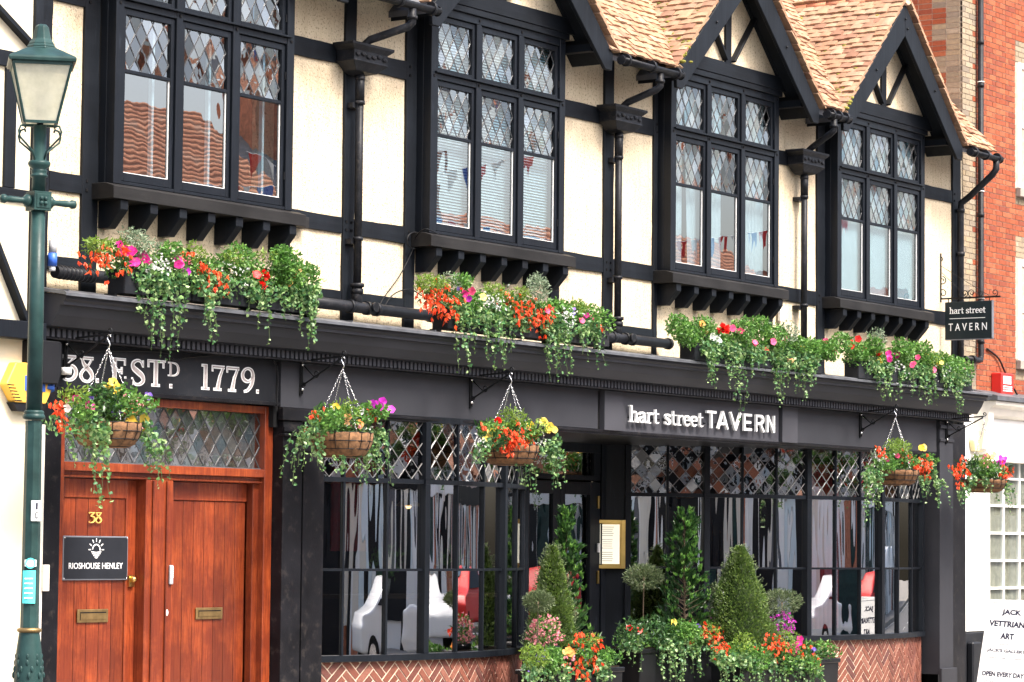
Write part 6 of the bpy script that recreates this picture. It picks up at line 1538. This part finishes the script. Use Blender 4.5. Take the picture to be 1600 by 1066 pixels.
box('window_back', 'house_pink', NB, 18.56, 21, .7, .72, .42, 2.74)
for x0, x1, z0, z1, m_, yy in ((18.62, 18.86, .95, 1.9, 'paper', .3), (18.9, 19.02, .9, 1.75, 'far_brick', .28), (19.15, 19.5, 1.55, 2.0, 'soil', .3), (19.2, 19.42, .95, 1.45, 'letter_grey', .25), (18.62, 20.5, .9, .95, 'white_paint', .2)): box('shop_display', m_, NB, x0, x1, yy, yy + .03, z0, z1)
RA = thing('red_alarm_box', (18.8, -.1, 3.7), 'red alarm box with a white lettered front on the orange brick wall', 'alarm box')
a = at(1549, 582, -.19); b = at(1567, 582, 0); z0 = at(1566, 615, -.19).z; z1 = at(1566, 582, -.19).z
mb = MB(); mb.box(18.70, 19.10, -.16, -.006, z0, z1); mb.build('box_body', 'alarm_red', RA, .008)
mb = MB()
for i in range(5): mb.box(18.76 + i * .055, 18.79 + i * .055, -.164, -.1605, z0 + .14, z1 - .04)
for i in range(3): mb.box(18.75, 19.04, -.164, -.1605, z0 + .04 + i * .03, z0 + .055 + i * .03)
mb.build('white_print', 'letter_white', RA)
YB = thing('pale_bell_box', (18.0, -.1, 2.9), 'pale yellow bell box on the white pilaster above the rightmost hanging basket', 'alarm box')
mb = MB(); mb.prism([(17.86, 3.0), (17.93, 3.16), (18.12, 3.14), (18.20, 3.02), (18.16, 2.86), (17.92, 2.86)], lambda u, v, t: (u, -t, v), .061, .14); mb.build('box_body', 'plastic_pale', YB, .01)
cable('dark cable running down the brick wall beside the red alarm box', [at(1542, 545, -.02), at(1560, 560, -.03), at(1572, 585, -.05), at(1590, 618, -.1), at(1604, 640, -.1)], .014)
# A-board leaning back, square to the pavement
AB = thing('a_board', (18.0, -1.3, GZ), 'white A board advertising JACK VETTRIANO ART, leaning at the right edge of the pavement', 'sign board')
tl = at(1545, 937, -1.2); 
class Fa:
    def __init__(s, o, roll, lean):
        s.o = Vector(o); u = Vector((.12, -.99, 0)).normalized(); n = Vector((-.99, -.12, 0)); up = (Vector((0, 0, 1)) * math.cos(lean) - n * math.sin(lean)).normalized(); nn = u.cross(up)
        s.u = u * math.cos(roll) - up * math.sin(roll); s.v = u * math.sin(roll) + up * math.cos(roll); s.n = nn
        if s.n.x > 0: s.n = -s.n
    def p(s, u, v, n=0): q = s.o + s.u * u + s.v * v + s.n * n; return tuple(q)
fb_ = Fa(tl, math.radians(3.0), math.radians(17))
W_, H__ = .66, 1.25
MB().fbox(fb_, 0, W_, -H__, 0, -.02, 0).build('front_board', 'white_paint', AB, .003)
back = Fa(tl + Vector((.03, 0, 0)), 0, math.radians(-17)); back.n = -back.n
MB().fbox(back, 0, W_, -H__, 0, -.02, 0).build('back_board', 'white_paint', AB, .003)
mb = MB(); e = .03
for a, b, c, d in ((e, e + .004, -H__ + e, -e), (W_ - e, W_ - e + .004, -H__ + e, -e), (e, W_ - e, -e - .004, -e), (e, W_ - e, -H__ + e, -H__ + e + .004)): mb.fbox(fb_, a, b, c, d, .0005, .0015)
mb.build('printed_border', 'ink', AB)
for s_, a, b, c, d, m_ in (('JACK', .20, .46, -.20, -.112, 'ink'), ('VETTRIANO', .05, .61, -.345, -.265, 'ink'), ('ART', .225, .405, -.505, -.425, 'ink'), ('PRESENTED BY', .21, .40, -.580, -.565, 'ink_grey'), ("JACK'S GALLERY", .07, .59, -.69, -.635, 'ink_grey'),
                           ('14 MARKET STREET, OXFORDSHIRE', .06, .60, -.765, -.748, 'ink'), ('OPEN EVERY DAY', .05, .61, -1.0, -.935, 'ink'), ('10.30 AM - 5.30 PM', .10, .56, -1.10, -1.055, 'ink')): font(s_, fb_, a, b, c, d, .0008, .001, AB, m_, bold=(d - c) > .05)

# ------------------------------------------------------------------ across the street (seen only as reflections in the glass)
def house(x0, x1, eave, ridge, wall, roof, label, y=-19.0, depth=9):
    t = thing('opposite_house', ((x0 + x1) / 2, y, GZ), label, 'building', group='houses across the street, mirrored in the windows')
    mb = MB(); mb.box(x0, x1, y - depth, y, GZ, eave); hw = mb.build('wall', wall, t)
    mb = MB(); mb.prism([(y + .4, eave - .2), (y - depth / 2, ridge), (y - depth - .4, eave - .2), (y - depth - .4, eave - .35), (y - depth / 2, ridge - .2), (y + .4, eave - .35)], lambda a, b, s_: (s_, a, b), x0, x1); mb.build('roof', roof, t)
    mb = MB(); cx = x0 + 1.2; mb.box(cx, cx + .9, y - depth / 2 - .5, y - depth / 2 + .5, ridge - .6, ridge + 1.3); mb.build('chimney', 'far_brick', t)
    fh = Fr((x1, y, 0), math.pi); W_ = x1 - x0; n = max(2, int(W_ / 2.2))
    for fl in (3.3,) if eave < 6.2 else (3.3, 5.6)[: 2 if eave > 7.4 else 1]:
        for k in range(n):
            u = (k + .5) * W_ / n; mb = MB()
            for a, b, c, d in ((-.55, -.47, 0, 1.5), (.47, .55, 0, 1.5), (-.47, .47, 1.42, 1.5), (-.47, .47, 0, .08), (-.47, .47, .7, .76), (-.03, .03, .08, .7)): mb.fbox(fh, u + a, u + b, fl + c + .3, fl + d + .3, 0, .04)
            wn = mb.build('window', 'white_paint', t); MB().fbox(fh, u - .47, u + .47, fl + .38, fl + 1.72, .004, .012).build('pane', 'glass_far', wn); MB().fbox(fh, u - .5, u + .5, fl + .32, fl + 1.78, .0005, .003).build('window_dark', 'dark_void', wn)
    mb = MB(); mb.fbox(fh, .3, W_ - .3, 2.5, 3.0, 0, .12); mb.build('shop_fascia', random.choice(('pilaster_black', 'lamp_green', 'white_paint')), t)
    u = .3; k = 0
    while u < W_ - .4:
        w2 = min(U(.12, .8) if k % 2 == 0 else U(.08, .55), W_ - .3 - u); m_ = random.choice(('plastic_black', 'dark_void', 'far_brick', 'slate_far', 'house_white', 'plastic_black', 'house_cream', 'lamp_green')) if k % 2 == 0 else random.choice(('white_paint', 'house_white', 'house_cream', 'white_paint', 'curtain', 'plastic_black'))
        MB().fbox(fh, u, u + w2 - .01, GZ + (.5 if k % 3 == 0 else 0), 2.49, .001, .05 + .03 * (k % 3)).build('shopfront_panel', m_, t); u += w2; k += 1
xx = 14.
for i, (w_, ev, rg, wl, rf) in enumerate([(7, 6.2, 10.2, 'house_white', 'verdigris_tile'), (8, 6.6, 10.6, 'house_cream', 'verdigris_tile'), (6, 6.4, 10.3, 'house_white', 'slate_far'), (9, 6.0, 9.4, 'far_brick', 'verdigris_tile'), (7, 6.2, 9.8, 'house_pink', 'verdigris_tile'), (8, 5.0, 7.8, 'house_white', 'verdigris_tile'), (9, 5.2, 8.0, 'house_cream', 'slate_far'), (10, 5.0, 7.8, 'far_brick', 'verdigris_tile')]):
    house(xx, xx + w_ - .02, ev, rg, wl, rf, ['white', 'cream', 'second white', 'brick', 'pink', 'third white', 'second cream', 'last brick'][i] + ' terraced house across the street, seen only in the glass'); xx += w_
house(-6, 2, 6.4, 10, 'house_cream', 'verdigris_tile', 'cream terraced house far left across the street'); house(2.02, 13.98, 6.8, 10.4, 'far_brick', 'slate_far', 'long brick terraced house across the street')
# parked cars mirrored in the bow windows
def car(cx_, cy_, mat, label, tall=0.):
    CR = thing('parked_car', (cx_, cy_, GZ - .12), label, 'car', group='cars parked across the street')
    gz = GZ - .12
    prof = [(-2.1, .35), (-2.15, .75), (-2.0, .95), (-1.2, 1.05), (-.55, 1.48 + tall), (.9 + tall, 1.50 + tall), (1.7 + tall * .4, 1.08 + tall), (2.05, .98), (2.12, .5), (2.0, .32)]
    mb = MB(); n = len(prof); P = []
    for s_ in (-1, 1):
        for x, z in prof: P.append((cx_ + x, cy_ + s_ * (.86 if z < 1.1 else .68), gz + z))
    mb.poly(P, [tuple(range(n)), tuple(range(2 * n - 1, n - 1, -1))] + [(i, n + i, n + (i + 1) % n, (i + 1) % n) for i in range(n)]); bo = mb.build('body', mat, CR, .03)
    sb = bo.modifiers.new('round', 'SUBSURF'); sb.levels = 2; sb.render_levels = 2; [setattr(q, 'use_smooth', True) for q in bo.data.polygons]
    mb = MB()
    for s_ in (-1, 1): mb.poly([(cx_ - 1.05, cy_ + s_ * .875, gz + 1.07), (cx_ - .5, cy_ + s_ * .715, gz + 1.42), (cx_ + .8, cy_ + s_ * .715, gz + 1.43), (cx_ + 1.4, cy_ + s_ * .87, gz + 1.08)], [(0, 1, 2, 3)])
    mb.build('window', 'plastic_black', CR)
    for x in (-1.35, 1.3):
        for s_ in (-1, 1):
            w_ = MB().tube([(cx_ + x, cy_ + s_ * .72, gz + .32), (cx_ + x, cy_ + s_ * .90, gz + .32)], .32, 20).build('wheel', 'tyre', CR); MB().tube([(cx_ + x, cy_ + s_ * .88, gz + .32), (cx_ + x, cy_ + s_ * .91, gz + .32)], .2, 14).build('rim', 'chrome', w_)
car(11.6, -13.9, 'car_white', 'white hatchback parked across the street, mirrored at the left end of the left bow window')
car(23.0, -13.9, 'car_white', 'white hatchback parked across the street, mirrored near the middle mullion of the left bow window')
car(33.5, -13.9, 'alarm_red', 'red hatchback parked across the street, mirrored beside the entrance door')
car(40.5, -13.9, 'car_white', 'tall white van parked across the street, mirrored in the right bow window', .5)
# bunting over the far pavement
for bi, (a, b) in enumerate((((9, -13.5, 7.9), (21, -9.5, 7.9)), ((19, -14, 8.0), (32, -9.5, 8.0)))):
    t = thing('bunting', a, ['string of red, white and blue bunting nearer the tavern', 'farther string of red, white and blue bunting'][bi] + ', mirrored in the bay windows', 'bunting'); A, B = Vector(a), Vector(b); pts = [A.lerp(B, i / 40) - Vector((0, 0, 1.0 * math.sin(math.pi * i / 40))) for i in range(41)]
    MB().tube(pts, .006, 4).build('cord', 'white_paint', t)
    for i in range(0, 40):
        p, q = pts[i].lerp(pts[i + 1], .2), pts[i].lerp(pts[i + 1], .8); m_ = (p + q) / 2 - Vector((0, 0, .36)); nn = Vector((0, .004, 0))
        MB().poly([p - nn, q - nn, m_ - nn, p + nn, q + nn, m_ + nn], [(0, 1, 2), (5, 4, 3), (0, 3, 4, 1), (1, 4, 5, 2), (2, 5, 3, 0)]).build('flag', ('alarm_red', 'paper', 'plastic_blue')[i % 3], t)
REST.build('leaded_panes', 'glass_quarry', TV, kind='stuff')
